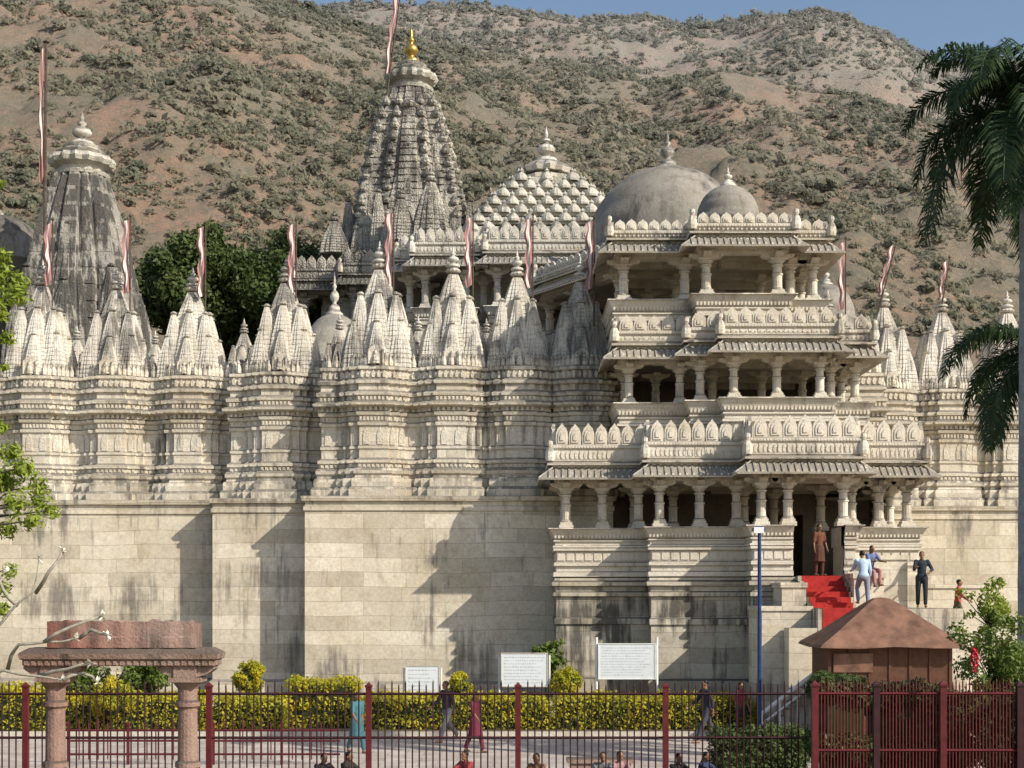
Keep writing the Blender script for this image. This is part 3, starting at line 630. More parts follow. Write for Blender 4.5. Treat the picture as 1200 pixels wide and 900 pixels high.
mb.box(11.5,12.6,45.3,46.1,3.6,5.2); mb.box(11.45,12.65,45.25,46.1,5.2,5.34); mb.box(12.65,13.15,45.5,46.1,3.6,4.7); mb.box(13.3,15.8,46.4,47.1,0,4.3); mb.box(13.25,15.85,46.35,47.15,4.3,4.42); mb.box(15.8,17.5,46.4,47.1,0,3.2)
mb.build('stair_cheek_wall',MAT['plinth'],T)
mb=MB()
for i in range(6):
    z=3.67+.1667*(i+1)+.006; y=43.1+.28*i; mb.box(9.08,10.34,y-.012,y+.28-.012,z-.17,z)
mb.box(9.08,10.34,41.6,43.09,3.672,3.684); mb.box(9.08,10.34,41.585,41.598,2.9,3.684)
tag(mb.build('stair_carpet',MAT['carpet']),'red carpet laid down the middle of the porch steps','carpet')
# ---------------------------------------------------------------- flags
def flag(label,p0,p1,fw,ft,fb,side=-1,wave=.05,pr=.032):
    t=thing('flag',label,'flag',p0,'striped temple flags'); a=Vector(p0); b=Vector(p1)
    m=MB(); m.tube([a,b],[pr,pr*.75],6); m.lathe(b.x,b.y,b.z,[(pr*1.6,0),(pr*2,.04),(0,.14)],8); m.build('flagpole',MAT['bark'],t)
    nx,nz=4,16; me=bpy.data.meshes.new('cloth'); vs=[];fs=[];uv=[]
    ph=random.random()*6; d=(b-a)
    for j in range(nz+1):
        z=ft+(fb-ft)*j/nz; k=(z-a.z)/d.z; ax=a.x+d.x*k; ay=a.y+d.y*k
        for i in range(nx+1):
            u=i/nx; amp=wave*(.3+j/nz)
            w_=fw*(1-.35*math.sin(j*.6+ph)**2)*(1-.15*j/nz)
            vs.append((ax+side*(pr+.02+w_*u)-p0[0]+amp*.4*math.sin(j*.5+ph),ay-.02+amp*math.sin(u*7+j*.55+ph)-p0[1],z-p0[2]-.1*u)); uv.append(u)
    for j in range(nz):
        for i in range(nx): q_=j*(nx+1)+i; fs.append((q_,q_+1,q_+nx+2,q_+nx+1))
    me.from_pydata(vs,[],fs); ul=me.uv_layers.new(name='UVMap')
    for l in me.loops: ul.data[l.index].uv=(uv[l.vertex_index],0)
    fin('cloth',me,MAT['flag'],t)
fl=[(57,53,262,333,'flag on the leftmost shrine spire in view'),(148,53,258,342,'flag on the second shrine spire from the left'),(236,53,266,347,'flag on the shrine spire before the dark green trees'),
(342,52.3,262,343,'flag on the shrine spire left of the pale dome'),(456,51,250,335,'flag on the widest shrine spire, below the main spire'),(549,51.3,255,335,'flag left of the stepped bell roof'),
(619,51.4,256,337,'flag in front of the stepped bell roof'),(691,50.2,260,338,'flag on the shrine spire touching the porch'),(985,56.4,284,362,'flag just right of the porch roof')]
for px,D,y0,y1,lb in fl:
    flag('faded red and white striped '+lb,(wx(px+5,D),D-.1,wz(y1+45,D)),(wx(px+5,D)+.02,D-.1,wz(y0-3,D)),.29,wz(y0,D),wz(y1,D))
flag('tilted red and white striped flag on the shrine spire right of the porch',(wx(1030,56.5),56.4,wz(360,56.5)),(wx(1050,56.5),56.4,wz(284,56.5)),.25,wz(287,56.5),wz(345,56.5),-1)
flag('tilted striped flag on the spire beside the palm fronds',(wx(1102,56.5),56.4,wz(365,56.5)),(wx(1112,56.5),56.4,wz(303,56.5)),.23,wz(306,56.5),wz(350,56.5),-1)
flag('tall narrow flag on the long dark pole above the left spire',(wx(52,59),59,wz(330,59)),(wx(54,59),59,wz(50,59)),.2,wz(56,59),wz(212,59),-1,.06,.075)
flag('leaning red flag at the top of the main spire',(wx(448,71),71,wz(150,71)),(wx(470,71),71,wz(-12,71)),.3,wz(-8,71),wz(85,71),-1,.05,.05)
# ---------------------------------------------------------------- leaves
def leafcloud(cent,rad,n,size,flatten=1.,shell=.5,asp=.5,up=.3):
    cent=np.asarray(cent,float); rad=np.asarray(rad,float); 
    if rad.ndim==1: rad=np.repeat(rad[:,None],3,1)
    w=(rad.prod(1))**.67; idx=rng.choice(len(cent),n,p=w/w.sum())
    d=rng.normal(size=(n,3)); d/=np.linalg.norm(d,axis=1)[:,None]; r=shell+(1-shell)*rng.random(n)**.6
    p=cent[idx]+d*rad[idx]*r[:,None]*(1+.12*rng.normal(size=(n,1)))
    nn=d+rng.normal(size=(n,3))*.7; nn[:,2]+=up; nn/=np.linalg.norm(nn,axis=1)[:,None]
    a=rng.normal(size=(n,3)); a-=nn*(a*nn).sum(1)[:,None]; a/=np.linalg.norm(a,axis=1)[:,None]; b=np.cross(nn,a)
    s=size*(.6+.8*rng.random((n,1))); 
    V=np.stack([p-a*s,p-b*s*asp,p+a*s,p+b*s*asp],1).reshape(-1,3); Fc=np.arange(4*n).reshape(-1,4); return V,Fc
def tree(label,x,y,zb,h,r,leaf,n,size,nb=30):
    t=thing('tree',label,'tree',(x,y,zb)); m=MB(); cz=zb+h-r*.9
    m.tube([(x,y,zb),(x+.1,y,zb+h*.3),(x-.1,y+.1,cz-r*.3)],[h*.035,h*.028,h*.02],8); cs=[];rs=[]
    for i in range(nb):
        d=np.array([random.gauss(0,1),random.gauss(0,1),random.gauss(0,.8)]); d/=np.linalg.norm(d); k=random.uniform(.35,.95)
        c=(x+d[0]*r*k,y+d[1]*r*k,cz+d[2]*r*k*.85); cs.append(c); rs.append(r*random.uniform(.16,.32))
        if i%2==0: m.tube([(x-.1,y+.1,cz-r*.4),tuple((a*.4+b*.6) for a,b in zip((x,y,cz-r*.2),c)),c],[h*.014,h*.008,h*.003],5)
    m.build('trunk',MAT['bark'],t); V,Fc=leafcloud(cs,rs,n,size); fast('crown',V,Fc,leaf,t)
tree('dark green tree behind the temple wall, left of the pair',wx(212,72),72,0,22.8,3.5,MAT['dleaf'],30000,.14,44)
tree('dark green tree behind the temple wall, right of the pair beside the main spire',wx(325,75),75,0,23,3.9,MAT['dleaf'],32000,.14,46)
tree('dark tree behind the gap between the two trees',wx(265,78),78,0,22.3,3.2,MAT['dleaf'],20000,.14,34)
# ---------------------------------------------------------------- hills
RA=[(-900,-60),(0,-70),(250,-50),(330,-12),(400,22),(500,48),(650,75),(760,96),(850,80),(930,100),(1000,112),(1100,150),(1300,250),(1900,330)]
RB=[(-900,20),(0,-20),(350,1),(400,-8),(560,-6),(620,6),(700,13),(760,10),(800,20),(850,14),(900,4),(960,1),(1000,14),(1040,28),(1080,50),(1110,62),(1200,58),(1500,40),(1900,60)]
def ip(a,R): return float(np.interp(a,[p[0] for p in R],[p[1] for p in R]))
def ss(t): t=max(0,min(1,t)); return t*t*(3-2*t)
def hill(a,D):
    z1=H+(YH-ip(a,RA))*340/F; z2=H+(YH-ip(a,RB))*640/F; X=(a-600)*D/F
    if D<340: t=(D-100)/240; z=-2+(z1+2)*(.35*t+.65*t**.85 if t>0 else 0)
    elif D<410: t=(D-340)/70; z=z1-18*ss(t)
    elif D<=640: t=(D-410)/230; z=(z1-18)+(z2-z1+18)*(t**.9)
    else: z=z2-(D-640)*.3
    e=min(1,max(0,(D-100)/80)); n=noise.fractal(Vector((X*.012,D*.012,3.)),1.,2.,5)*9+noise.fractal(Vector((X*.05,D*.05,7.)),.8,2.,5)*4.2
    g=abs(noise.noise(Vector((X*.022+D*.006,D*.004,1.))))*-8+2
    k=1.
    if abs(D-340)<40: k=.25+.75*abs(D-340)/40
    if abs(D-640)<60: k=.18+.82*abs(D-640)/60
    return z+(n+g)*e*k-(4 if D>560 and D<700 else 0)
NA,ND=340,190; Ds=np.concatenate([np.linspace(100,420,130),np.linspace(425,760,60)]); As=np.linspace(-700,1800,NA)
V=[((a-600)*D/F,D,hill(a,D)) for D in Ds for a in As]; Fc=[(i*NA+j,i*NA+j+1,(i+1)*NA+j+1,(i+1)*NA+j) for i in range(ND-1) for j in range(NA-1)]
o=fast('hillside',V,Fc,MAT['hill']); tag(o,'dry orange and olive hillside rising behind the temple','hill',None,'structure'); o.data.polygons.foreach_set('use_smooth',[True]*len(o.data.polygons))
KQ=30; vars_=[]
for _ in range(12):
    d=rng.normal(size=(KQ,3)); d/=np.linalg.norm(d,axis=1)[:,None]; d[:,2]=np.abs(d[:,2])*.9-.15; p=d*(.35+.65*rng.random((KQ,1)))
    nn=d+rng.normal(size=(KQ,3))*.4; nn[:,1]-=.3; nn[:,2]+=.3; nn/=np.linalg.norm(nn,axis=1)[:,None]; a=rng.normal(size=(KQ,3)); a-=nn*(a*nn).sum(1)[:,None]; a/=np.linalg.norm(a,axis=1)[:,None]; b=np.cross(nn,a); s=.25*(.5+.8*rng.random((KQ,1)))
    vars_.append(np.stack([p-a*s,p-b*s*.7,p+a*s,p+b*s*.7],1).reshape(-1,3))
bf=np.arange(4*KQ).reshape(-1,4)
def scat(n,a0,a1,d0,d1,s0,s1,thr):
    out=[]
    while len(out)<n:
        a=random.uniform(a0,a1); D=math.sqrt(random.uniform(d0*d0,d1*d1)); X=(a-600)*D/F
        k=noise.fractal(Vector((X*.03,D*.022,11.)),.7,2.,6)
        if k+random.uniform(-.42,.42)<thr: continue
        s=random.uniform(s0,s1)*(1+1.6*(random.random()**9)); out.append((X,D,hill(a,D)+s*.2,s,min(1,max(0,.5-k*.5+random.uniform(-.4,.4)))))
    return out
S=scat(23000,-150,1350,150,350,.3,1.08,.0)+scat(15000,250,1350,400,650,.6,1.6,-.15)+scat(1300,-150,1350,330,352,.5,1.2,-.2)+scat(1500,250,1350,625,655,.8,1.7,-.5)
VV=[];FF=[];TT=[]
for i,(x,y,z,s,tn) in enumerate(S):
    b=vars_[i%12]; a=random.uniform(-.5,.5); ca,sa=math.cos(a),math.sin(a); st=s*random.uniform(.8,1.3)
    v=np.stack([x+s*(b[:,0]*ca-b[:,1]*sa),y+s*(b[:,0]*sa+b[:,1]*ca),z+st*b[:,2]],1); VV.append(v); FF.append(bf+i*len(b)); TT.append(np.full(len(b),tn))
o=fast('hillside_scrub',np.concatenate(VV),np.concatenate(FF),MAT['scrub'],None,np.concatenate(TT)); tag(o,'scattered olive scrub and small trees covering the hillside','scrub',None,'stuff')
# ---------------------------------------------------------------- ground
def sheet(name,x0,x1,y0,y1,z,mat):
    m=MB(); m.add([(x0,y0,z),(x1,y0,z),(x1,y1,z),(x0,y1,z)],[(0,1,2,3)]); return tag(m.build(name,mat,None,False,False),None,None,None,'structure')
sheet('ground',-900,900,-60,1200,-.03,MAT['ground']); sheet('plaza_paving',-24,24,28.4,41.0,.0,MAT['pave']); sheet('garden_bed',-24,6.3,41.0,52.6,.01,MAT['soil'])
m=MB(); m.box(-24,6.3,40.9,41.05,0,.14); tag(m.build('kerb',MAT['paledome']),None,None,None,'structure')
# ---------------------------------------------------------------- hedges and shrubs
def hedge(label,x0,x1,y0,y1,h,mat='yleaf',n=9000,size=.05,name='hedge',z=0,group=None,und=.0):
    t=thing(name,label,'hedge',((x0+x1)/2,(y0+y1)/2,z),group); m=MB(); m.box(x0+.12,x1-.12,y0+.12,y1-.12,z,z+h-.15); m.build('branches',MAT['core'],t)
    L=x1-x0; k=int(L/.3)+1; cs=[];rs=[]
    for i in range(k):
        hv=.14*noise.noise(Vector((x0+i*.25,y0,3)))+und*abs(math.sin(i*.42+x0))
        for yy in np.linspace(y0+.2,y1-.2,3):
            for zz in np.linspace(.2,h-.18,3): cs.append((x0+.15+(L-.3)*i/max(1,k-1)+random.uniform(-.08,.08),yy,z+zz*(1+hv)+random.uniform(-.05,.05))); rs.append(random.uniform(.22,.3))
    V,Fc=leafcloud(cs,rs,n,size,1,.65,.6); fast('foliage',V,Fc,MAT[mat],t)
def ball(label,px,py,rpx,D,mat='yleaf',n=3500,name='shrub',sq=1.,group=None,size=.05,loose=.34):
    x,y,z=W(px,py,D); r=rpx*D/F; t=thing(name,label,'shrub',(x,y,0),group); m=MB(); m.tube([(x,y,0),(x,y,z)],[.05,.03],6)
    if loose==.34: m.lathe(x,y,z-r*.75*sq,[(r*.3,0),(r*.6,r*.4*sq),(r*.6,r*.9*sq),(r*.3,r*1.3*sq)],10)
    cs=[];rs=[]
    for i in range(30):
        d=np.random.default_rng(i+px).normal(size=3); d/=np.linalg.norm(d); k=.7 if loose==.34 else random.uniform(.3,1.05); cs.append((x+d[0]*r*k,y+d[1]*r*k,z+d[2]*r*k*sq)); rs.append(r*loose*random.uniform(.7,1.1))
        if loose!=.34: m.tube([(x,y,z-r*.8),cs[-1]],[.015,.004],4)
    m.build('stem',MAT['core'],t)
    V,Fc=leafcloud(cs,rs,n,size,1,.4,.45); fast('foliage',V,Fc,MAT[mat],t)
hedge('clipped golden hedge in front of the plinth, behind the left and middle signboards',wx(430,43.5),wx(640,43.5),42.8,44.1,.98,n=16000,und=.05)
hedge('clipped golden hedge in front of the plinth, below the large signboard',wx(648,43.5),wx(880,43.5),42.8,44.1,.98,n=17000,und=.05)
hedge('golden hedge left of the gap, beyond the stone gateway',wx(255,43.5),wx(338,43.5),42.6,43.8,.98,n=8000,und=.06)
hedge('golden hedge seen through the stone gateway',wx(75,43.5),wx(245,43.5),42.4,43.8,1.0,n=12000,und=.08)
hedge('golden hedge at the far left edge',wx(-60,43),wx(66,43),42.2,43.6,1.2,n=10000,und=.12)
hedge('taller block of golden hedge behind the teal dressed woman',wx(342,44.3),wx(422,44.3),43.4,44.8,1.4,n=9000)
ball('round golden shrub left of the small signboard, against the plinth',292,793,21,45.4,n=4500,size=.05)
ball('round golden shrub seen through the stone gateway',131,817,28,42.2,n=5000,size=.05)
ball('narrow golden shrub between the two left signboards',540,806,15,44.8,sq=1.5)
ball('round golden shrub between the middle and the right signboard',663,800,20,44.8,n=4500,size=.05)
ball('loose green shrub behind the stone gateway',165,795,42,46.5,'gleaf',6000,size=.08,loose=.4)
ball('low green shrub behind the gateway pillar at far left',100,805,32,47,'gleaf',4500,size=.07,loose=.4)
ball('leafy green plant above the middle signboard',640,768,22,46,'gleaf',700,size=.13,loose=.4)
hedge('dark trimmed hedge in front of the kiosk',wx(835,31.5),wx(945,31.5),31,32.2,1.05,'dleaf',12000,.045)
hedge('dark creeper covered hedge behind the dense red fence',wx(952,26.5),wx(1008,26.5),25.6,26.6,2.45,'dleaf',22000,.05)
hedge('dark creeper hedge below the kiosk at right, behind the dense red fence',wx(1010,27),wx(1130,27),26.4,27.3,2.15,'dleaf',24000,.05,und=.1)
ball('feathery green bush rising behind the dense red fence at right',1165,765,52,25.5,'gleaf',4200,sq=1.1,size=.045,loose=.3)
ball('loose green bush at the bottom right corner',1175,855,60,25.6,'dleaf',7000,size=.06,loose=.4)
ball('thin green bush top beside the palm trunk',1160,708,34,26,'bleaf',900,size=.045,loose=.22)
t=thing('flower_spray','spray of hanging red flowers on the bush at right','flower',W(1142,790,23.9)); V,Fc=leafcloud([W(1142,772,23.9)],np.array([[.07,.07,.22]]),260,.028); fast('petals',V,Fc,MAT['magenta'],t)
m=MB(); m.tube([W(1142,745,23.9),W(1142,795,23.9)],.008,5); m.build('stem',MAT['bark'],t)
# ---------------------------------------------------------------- palms
def palm(label,x,y,hz,L,n,trunk=.24,seed=1,e0=72,er=95,sub_=5,azo=0.):
    R_=random.Random(seed); t=thing('palm_tree',label,'palm tree',(x,y,0)); m=MB()
    pts=[];rr=[]
    for i in range(24):
        k=i/23; pts.append((x,y,hz*k)); rr.append(trunk*(1.15-.35*k)*(1.03 if i%2 else .98))
    m.tube(pts,rr,14); m.build('trunk',MAT['palmbark'],t,True)
    m=MB(); m.tube([(x,y,hz-1.1),(x,y,hz-.6),(x,y,hz+.1)],[trunk*.85,trunk*.95,.08],12); m.build('crownshaft',MAT['gleaf'],t,True)
    for f in range(n):
        az=azo+f*2.399+R_.uniform(-.2,.2); el=math.radians(R_.uniform(e0-8,e0+8)-er*(f/n)); Lf=L*R_.uniform(.85,1.12)
        p=Vector((x,y,hz)); pts=[p.copy()]; dirs=[]; N=26; e=el
        for i in range(N):
            d=Vector((math.cos(e)*math.cos(az),math.cos(e)*math.sin(az),math.sin(e))); dirs.append(d); p=p+d*(Lf/N); pts.append(p.copy()); e=max(-1.4,e-math.radians(2.2+5.6*(i/N)))
        m=MB(); m.tube(pts,[.035*(1-i/(N+1))+.006 for i in range(N+1)],4); V=[v for v in m.v]; Fq=list(m.f)
        sd=Vector((-math.sin(az),math.cos(az),0))
        for i in range(3,N):
            for sub in range(sub_):
                q0=pts[i].lerp(pts[min(i+1,N)],sub/sub_); d=dirs[min(i,N-1)]; upv=sd.cross(d)
                for s_ in(-1,1):
                    if R_.random()<.08: continue
                    k=i/N; ll=Lf*.22*math.sin(pi*min(1,.2+k*.78))**.6*R_.uniform(.75,1.15); 
                    dd=(sd*s_+d*.65+upv*R_.uniform(-.6,.5)).normalized(); mid=q0+dd*ll*.5; tip=mid+(dd*.75+Vector((0,0,-.8))).normalized()*ll*.6
                    wv=d.cross(dd).normalized().cross(dd)*.022
                    b=len(V); V+= [tuple(q0-wv*.5),tuple(q0+wv*.5),tuple(mid+wv),tuple(mid-wv),tuple(tip)]; Fq+=[(b,b+1,b+2,b+3),(b+3,b+2,b+4)]
        mm=MB(); mm.v=V; mm.f=Fq; mm.build('frond',MAT['pleaf'],t,False,False)
palm('tall palm with pale trunk at the right edge of the picture',wx(1205,30),30,wz(135,30),3.45,29,.2,3,76,100)
palm('shorter palm whose low fronds hang in at the right edge',wx(1230,31.5),31.5,wz(415,31.5),2.9,18,.2,9,50,80)
# ---------------------------------------------------------------- near branches on the left
t=thing('tree','bright leaved tree reaching in from the left edge','tree',(wx(-120,16),16,0)); m=MB(); bx,bz=wx(-120,16),0
m.tube([(bx,16,0),(bx+.1,16,2.5),(bx+.05,16,5),(bx+.1,16.1,8)],[.2,.16,.12,.05],8)
cs=[];rs=[]
for (a,b,r) in((5,320,.14),(18,345,.15),(0,365,.13),(25,330,.1),(8,395,.1),(2,300,.1),(12,530,.15),(28,550,.16),(45,570,.16),(18,590,.16),(62,598,.1),(40,610,.14),(5,565,.15),(8,620,.13),(48,590,.12),(3,690,.12),(10,668,.1),(2,715,.1),(-20,560,.3),(-20,350,.3),(0,215,.07),(-30,620,.3),(-30,690,.25),(5,430,.06),(0,500,.1)):
    p=W(a,b,16+random.uniform(-.4,.4)); cs.append(p); rs.append(r); m.tube([(bx+.05,16,p[2]-.5),((bx+p[0])/2,p[1],p[2]-.1),p],[.04,.02,.006],5)
m.build('trunk',MAT['bark'],t); V,Fc=leafcloud(cs,rs,4600,.04,1,.1,.4); fast('crown',V,Fc,MAT['bleaf'],t)
t=thing('flowering_shrub','bare pale branched plant with white blossoms in the lower left corner','plant',(wx(-60,14),14,0)); m=MB(); fl_=MB()
base=Vector((wx(-60,14),14,0))
def pp(a,b): return Vector(W(a,b,14))
m.tube([base,pp(-50,860),pp(-30,800)],[.06,.045,.035],8)
for ln in([(-30,800),(5,785),(45,792),(75,797)],[(45,792),(80,784),(108,776)],[(5,785),(25,755),(55,752),(90,748)],[(-30,800),(-5,740),(20,710),(40,695),(48,655)],[(40,695),(60,670),(72,645)],[(55,752),(85,735),(118,722)],[(-5,740),(-15,700),(8,670)],[(20,710),(2,690),(-5,660)],[(75,797),(95,790),(112,800)],[(90,748),(105,738),(128,744)]):
    P_=[pp(*q_)+Vector((0,random.uniform(-.1,.1),0)) for q_ in ln]; P2_=[P_[0]]
    for a,b in zip(P_,P_[1:]): P2_+=[a.lerp(b,.5)+Vector((random.uniform(-.02,.02),0,random.uniform(-.02,.02))),b]
    m.tube(P2_,[.021-.002*i for i in range(len(P2_))],7); c=P_[-1]
    for k in range(9):
        d=Vector((random.gauss(0,1),random.gauss(0,1),random.gauss(0,1)+.5)).normalized(); s_=d.cross(Vector((0,0,1))).normalized()*.016
        fl_.add([c,c+d*.035+s_,c+d*.07,c+d*.035-s_],[(0,1,2,3)])
m.build('branches',MAT['palebark'],t,True); fl_.build('blossoms',MAT['petal'],t,False,False)
# ---------------------------------------------------------------- gateway
D=25.; t=thing('stone_gateway','pink sandstone gateway of two pillars carrying a carved beam','gateway',(wx(143,D),D,0))
for px in(65,220):
    x=wx(px,D); m=MB(); m.box(x-.3,x+.3,D-.3,D+.3,0,.3); m.lathe(x,D,0,[(.24,.3),(.26,.4),(.19,.45),(.185,1.0),(.22,1.02),(.22,1.1),(.175,1.14),(.165,2.05),(.21,2.09),(.21,2.16),(.165,2.2),(.175,2.4),(.27,2.52)],16)
    m.box(x-.28,x+.28,D-.28,D+.28,2.52,2.6)
    for s in(-1,1):
        m.loft([[(x+s*a,D-.19,z0),(x+s*a,D+.19,z0),(x+s*a,D+.19,2.8),(x+s*a,D-.19,2.8)] for a,z0 in((.18,2.6),(.38,2.66),(.5,2.75))])
    m.box(x-.2,x+.2,D-.23,D+.23,2.6,2.8); m.build('pillar',MAT['pink'],t)
x0,x1=wx(33,D),wx(255,D); pl=[(x0,D+.28),(x0,D-.28),(x1,D-.28),(x1,D+.28)]
m=MB(); sweep(m,pl,[(-.05,2.8),(0,2.81),(0,2.9),(.05,2.93),(.07,3.02),(.02,3.06),(-.08,3.12)],True); poly(m,pl,3.12,-.08); poly(m,pl,2.8,-.05); dent(m,pl,.0,2.82,2.9,.12,.03); m.build('beam',MAT['pink'],t)
x0,x1=wx(60,D),wx(233,D); m=MB(); n=34; vs=[];fs=[]
for i in range(n+1):
    tp=3.58+.07*noise.noise(Vector((i*.9,0,0))); x=x0+(x1-x0)*i/n; j=.012*math.sin(i*5.1); vs+=[(x,D-.24+j,3.12),(x,D-.25+j,3.3),(x,D-.23+j,3.32),(x,D-.235+j,tp),(x,D+.22,tp),(x,D+.24,3.12)]
for i in range(n):
    for k in range(5): a=i*6+k; fs.append((a,a+6,a+7,a+1))
fs+=[(0,1,2,3,4,5),tuple(n*6+k for k in(5,4,3,2,1,0))]; m.add(vs,fs)
m.build('top_slab',MAT['redslab'],t)
# ---------------------------------------------------------------- fences
def fence(label,x0,x1,D,h,sp=.165,mat='bars',group='maroon railing panels',pm='red_paint',bar=.016,ph=None,postx=.11):
    t=thing('fence_panel',label,'fence',((x0+x1)/2,D,0),group); ph=ph or h-.15; w=postx
    m=MB(); m.box(x0-w/2,x0+w/2,D-w/2,D+w/2,0,ph); m.box(x0-w*.65,x0+w*.65,D-w*.65,D+w*.65,ph,ph+.04,.0); m.box(x0-w*.5,x0+w*.5,D-w*.5,D+w*.5,ph+.04,ph+.1,w*.42); m.build('post',MAT[pm],t)
    for z in(.25,h*.52,h-.28):
        m=MB(); m.tube([(x0+w/2,D,z),(x1-w/2,D,z)],.026,4); m.build('rail',MAT[mat],t)
    m=MB(); n=int((x1-x0-w)/sp)
    for i in range(1,n+1):
        x=x0+w/2+(x1-x0-w)*i/(n+1); hh=h if i%2 else h-.07
        m.tube([(x,D,.12),(x,D,hh-.07),(x,D,hh)],[bar,bar,.002],5)
    m.build('bars',MAT[mat],t)
pxs=[-115,30,245,432,607,780,955]
nm=['at the far left edge','behind the left stone pillar','between the gateway and the teal dressed woman','left of the middle post','right of the middle post','below the large signboard and the lamp post']
for i in range(6): fence('maroon railing panel '+nm[i],wx(pxs[i],28),wx(pxs[i+1],28),28,2.38,sp=.14)
rx=[955,1027,1105,1195,1290]; rn=['beside the creeper covered hedge','in front of the kiosk side','under the feathery bush','at the bottom right corner']
for i in range(4): fence('dense red railing panel '+rn[i],wx(rx[i],24.5),wx(rx[i+1],24.5),24.5,2.62,sp=.058,mat='red_paint',group='dense red railing panels',bar=.013,pm='bars' if i%2 else 'red_paint')
for i,(a,b) in enumerate(((80,150),(150,215),(250,330),(330,400))):
    fence('low red railing on the plaza '+['just right of the left pillar','just left of the right pillar','right of the gateway','farthest right of the low ones'][i],wx(a,34),wx(b,34),34,1.1,sp=.25,mat='red_paint',group='low red railings',postx=.06)
# ---------------------------------------------------------------- signboards
def sign(label,x0p,x1p,y0p,y1p,D,rows,tall=False):
    x0,x1=wx(x0p,D),wx(x1p,D); z1,z0=wz(y0p,D),wz(y1p,D); t=thing('signboard',label,'sign',((x0+x1)/2,D,0))
    m=MB(); m.box(x0,x1,D-.02,D+.02,z0,z1); m.build('board',MAT['board'],t)
    m=MB(); e=.03; 
    for a in((x0-e,x1+e,z1,z1+e),(x0-e,x1+e,z0-e,z0),(x0-e,x0,z0,z1),(x1,x1+e,z0,z1)): m.box(a[0],a[1],D-.035,D+.035,a[2],a[3])
    m.build('frame',MAT['white_paint' if tall else 'paledome'],t)
    for x in(x0-.08,x1+.08):
        m=MB(); m.tube([(x,D+.05,0),(x,D+.05,z1+(.22 if tall else -.05))],.045 if tall else .03,8); m.build('post',MAT['white_paint'],t)
    m=MB(); R_=random.Random(x0p); h=(z1-z0)
    for r in range(rows):
        z=z1-h*(.06+.88*(r+.5)/rows); x=x0+.08; end=x1-.08-R_.uniform(0,.25)*(r>0)
        while x<end:
            w=R_.uniform(.02,.08); w=min(w,end-x); m.box(x,x+w,D-.026,D-.0202,z-h*.13/rows,z+h*.10/rows); x+=w+.035
    m.build('lettering',MAT['ink'],t)
sign('small white signboard, leftmost of the three, by the plinth',476,514,781,812,44.6,6)
sign('white signboard in the middle of the three with rows of text',588,641,766,804,44.6,9)
sign('large white signboard on tall posts, rightmost of the three',702,767,755,795,44.4,11,True)
# ---------------------------------------------------------------- lamp post, kiosk, rail
x,y,z=W(890,622,40.2); t=thing('lamp_post','slim blue lamp post in front of the porch plinth','street lamp',(x,y,0)); m=MB(); m.tube([(x,y,0),(x,y,.4),(x,y,.42),(x,y,z)],[.09,.09,.06,.05],10); m.build('pole',MAT['blue_paint'],t)
m=MB(); m.box(x-.2,x+.14,y-.14,y+.1,z,z+.07); m.box(x-.17,x+.11,y-.11,y+.07,z+.07,z+.13,.05); m.build('lamp_head',MAT['blue_paint'],t); m=MB(); m.box(x-.18,x+.1,y-.165,y-.141,z-.07,z+.1); m.build('lamp_glass',MAT['lens'],t)
kx0,kx1=wx(972,38.),wx(1114,38.); ky0,ky1=38,40.2; t=thing('kiosk','small brown kiosk with a rust coloured tent shaped roof','kiosk',((kx0+kx1)/2,39,0))
m=MB(); m.box(kx0,kx1,ky0,ky1,0,2.75); 
for i in range(7): xx=kx0+(kx1-kx0)*i/6; m.box(xx-.04,xx+.04,ky0-.03,ky0,0,2.7)
m.box(kx0-.02,kx1+.02,ky0-.05,ky0-.001,1.0,1.1); m.build('wall',MAT['kiosk'],t)
cx,cy=(kx0+kx1)/2+.04,(ky0+ky1)/2; rings=[]
for u,zz in((1,2.66),(.97,2.74),(.72,3.08),(.45,3.48),(.2,3.85),(.1,3.97),(.02,4.0)):
    hx=(kx1-kx0)/2+.36; hy=(ky1-ky0)/2+.4; rings.append([(cx+sx*hx*u,cy+sy*hy*u,zz-(.03*math.sin(k*2.2) if u>.9 else 0)) for k,(sx,sy) in enumerate(((-1,-1),(-.5,-1),(0,-1),(.5,-1),(1,-1),(1,0),(1,1),(0,1),(-1,1),(-1,0)))])
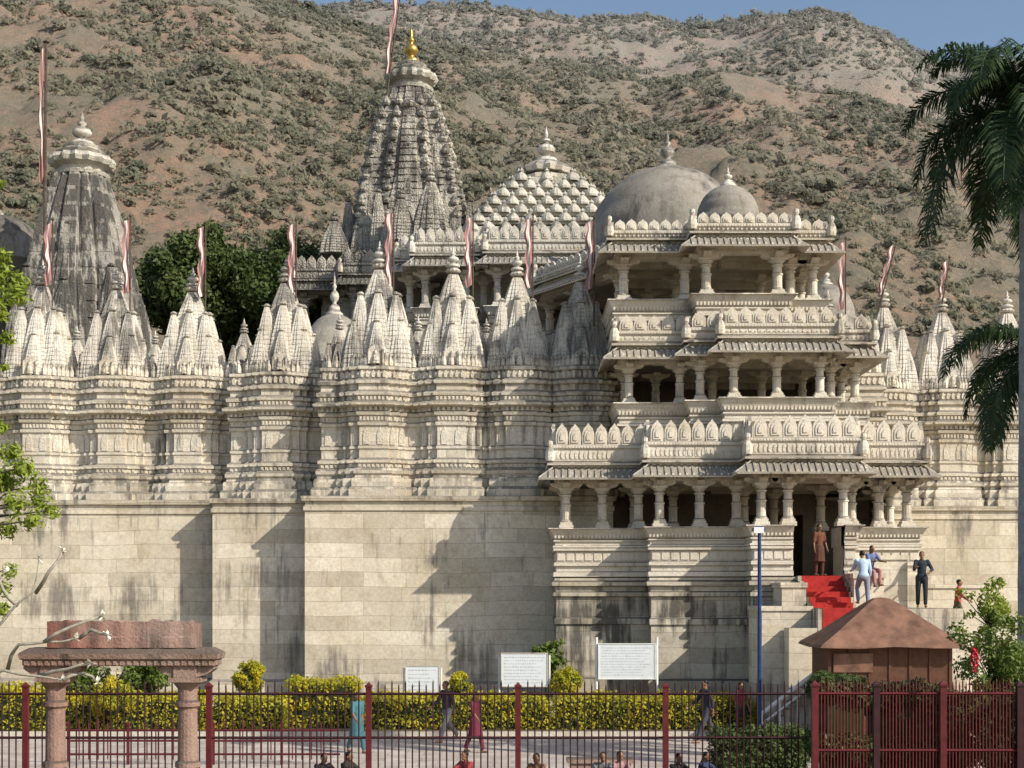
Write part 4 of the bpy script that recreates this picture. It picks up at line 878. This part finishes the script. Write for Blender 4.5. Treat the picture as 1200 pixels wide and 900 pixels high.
m=MB(); m.loft(rings); m.build('roof',MAT['kroof'],t); mm=MB(); mm.box(kx0+.1,kx0+1.15,ky0-.06,ky0-.051,2.0,2.5); mm.build('notice_board',MAT['kroof'],t)
t=thing('handrail','white steel handrail on the lower flight left of the kiosk','handrail',(wx(920,40.2),40.2,0)); a=Vector(W(893,836,40.2)); b=Vector(W(957,787,40.2)); m=MB(); m.tube([a,b],.06,8); m.tube([a-Vector((0,0,.3)),b-Vector((0,0,.3))],.035,8); m.build('rail',MAT['white_paint'],t)
for k in(0,.33,.66,1): p=a.lerp(b,k); m=MB(); m.tube([(p.x,p.y,max(0,p.z-1.0)),p],.03,8); m.build('post',MAT['white_paint'],t)
m=MB(); m.box(wx(668,31),wx(738,31),30.7,31.2,.0,.42); m.box(wx(664,31),wx(742,31),30.65,31.25,.42,.5); tag(m.build('stone_bench',MAT['pink']),'low pinkish stone bench behind the seated pair','bench')
# ---------------------------------------------------------------- light, camera
w=bpy.data.worlds.new('World'); bpy.context.scene.world=w; w.use_nodes=True; nt=w.node_tree; bg=nt.nodes['Background']; sk=nt.nodes.new('ShaderNodeTexSky'); sk.sky_type='NISHITA'; sk.sun_disc=False
dv=Vector((1.06,-.70,.92)).normalized(); sk.sun_elevation=math.asin(dv.z); sk.sun_rotation=math.atan2(dv.x,dv.y); sk.dust_density=1.6; sk.air_density=1.1
nt.links.new(sk.outputs[0],bg.inputs[0]); bg.inputs[1].default_value=.14
l=bpy.data.lights.new('Sun','SUN'); l.energy=5.; l.angle=math.radians(.5); l.color=(1,.935,.81); lo=bpy.data.objects.new('Sun',l); C.objects.link(lo); lo.rotation_euler=(-dv).to_track_quat('-Z','Y').to_euler()
cam=bpy.data.cameras.new('Camera'); co=bpy.data.objects.new('Camera',cam); C.objects.link(co); co.location=(0,0,H); co.rotation_euler=(pi/2,0,0); cam.lens=50; cam.sensor_width=36; cam.sensor_fit='HORIZONTAL'; cam.shift_y=250/1200; cam.clip_end=3000; bpy.context.scene.camera=co
sn=bpy.context.scene; sn.view_settings.view_transform='Standard'; sn.view_settings.look='None'; sn.view_settings.exposure=0
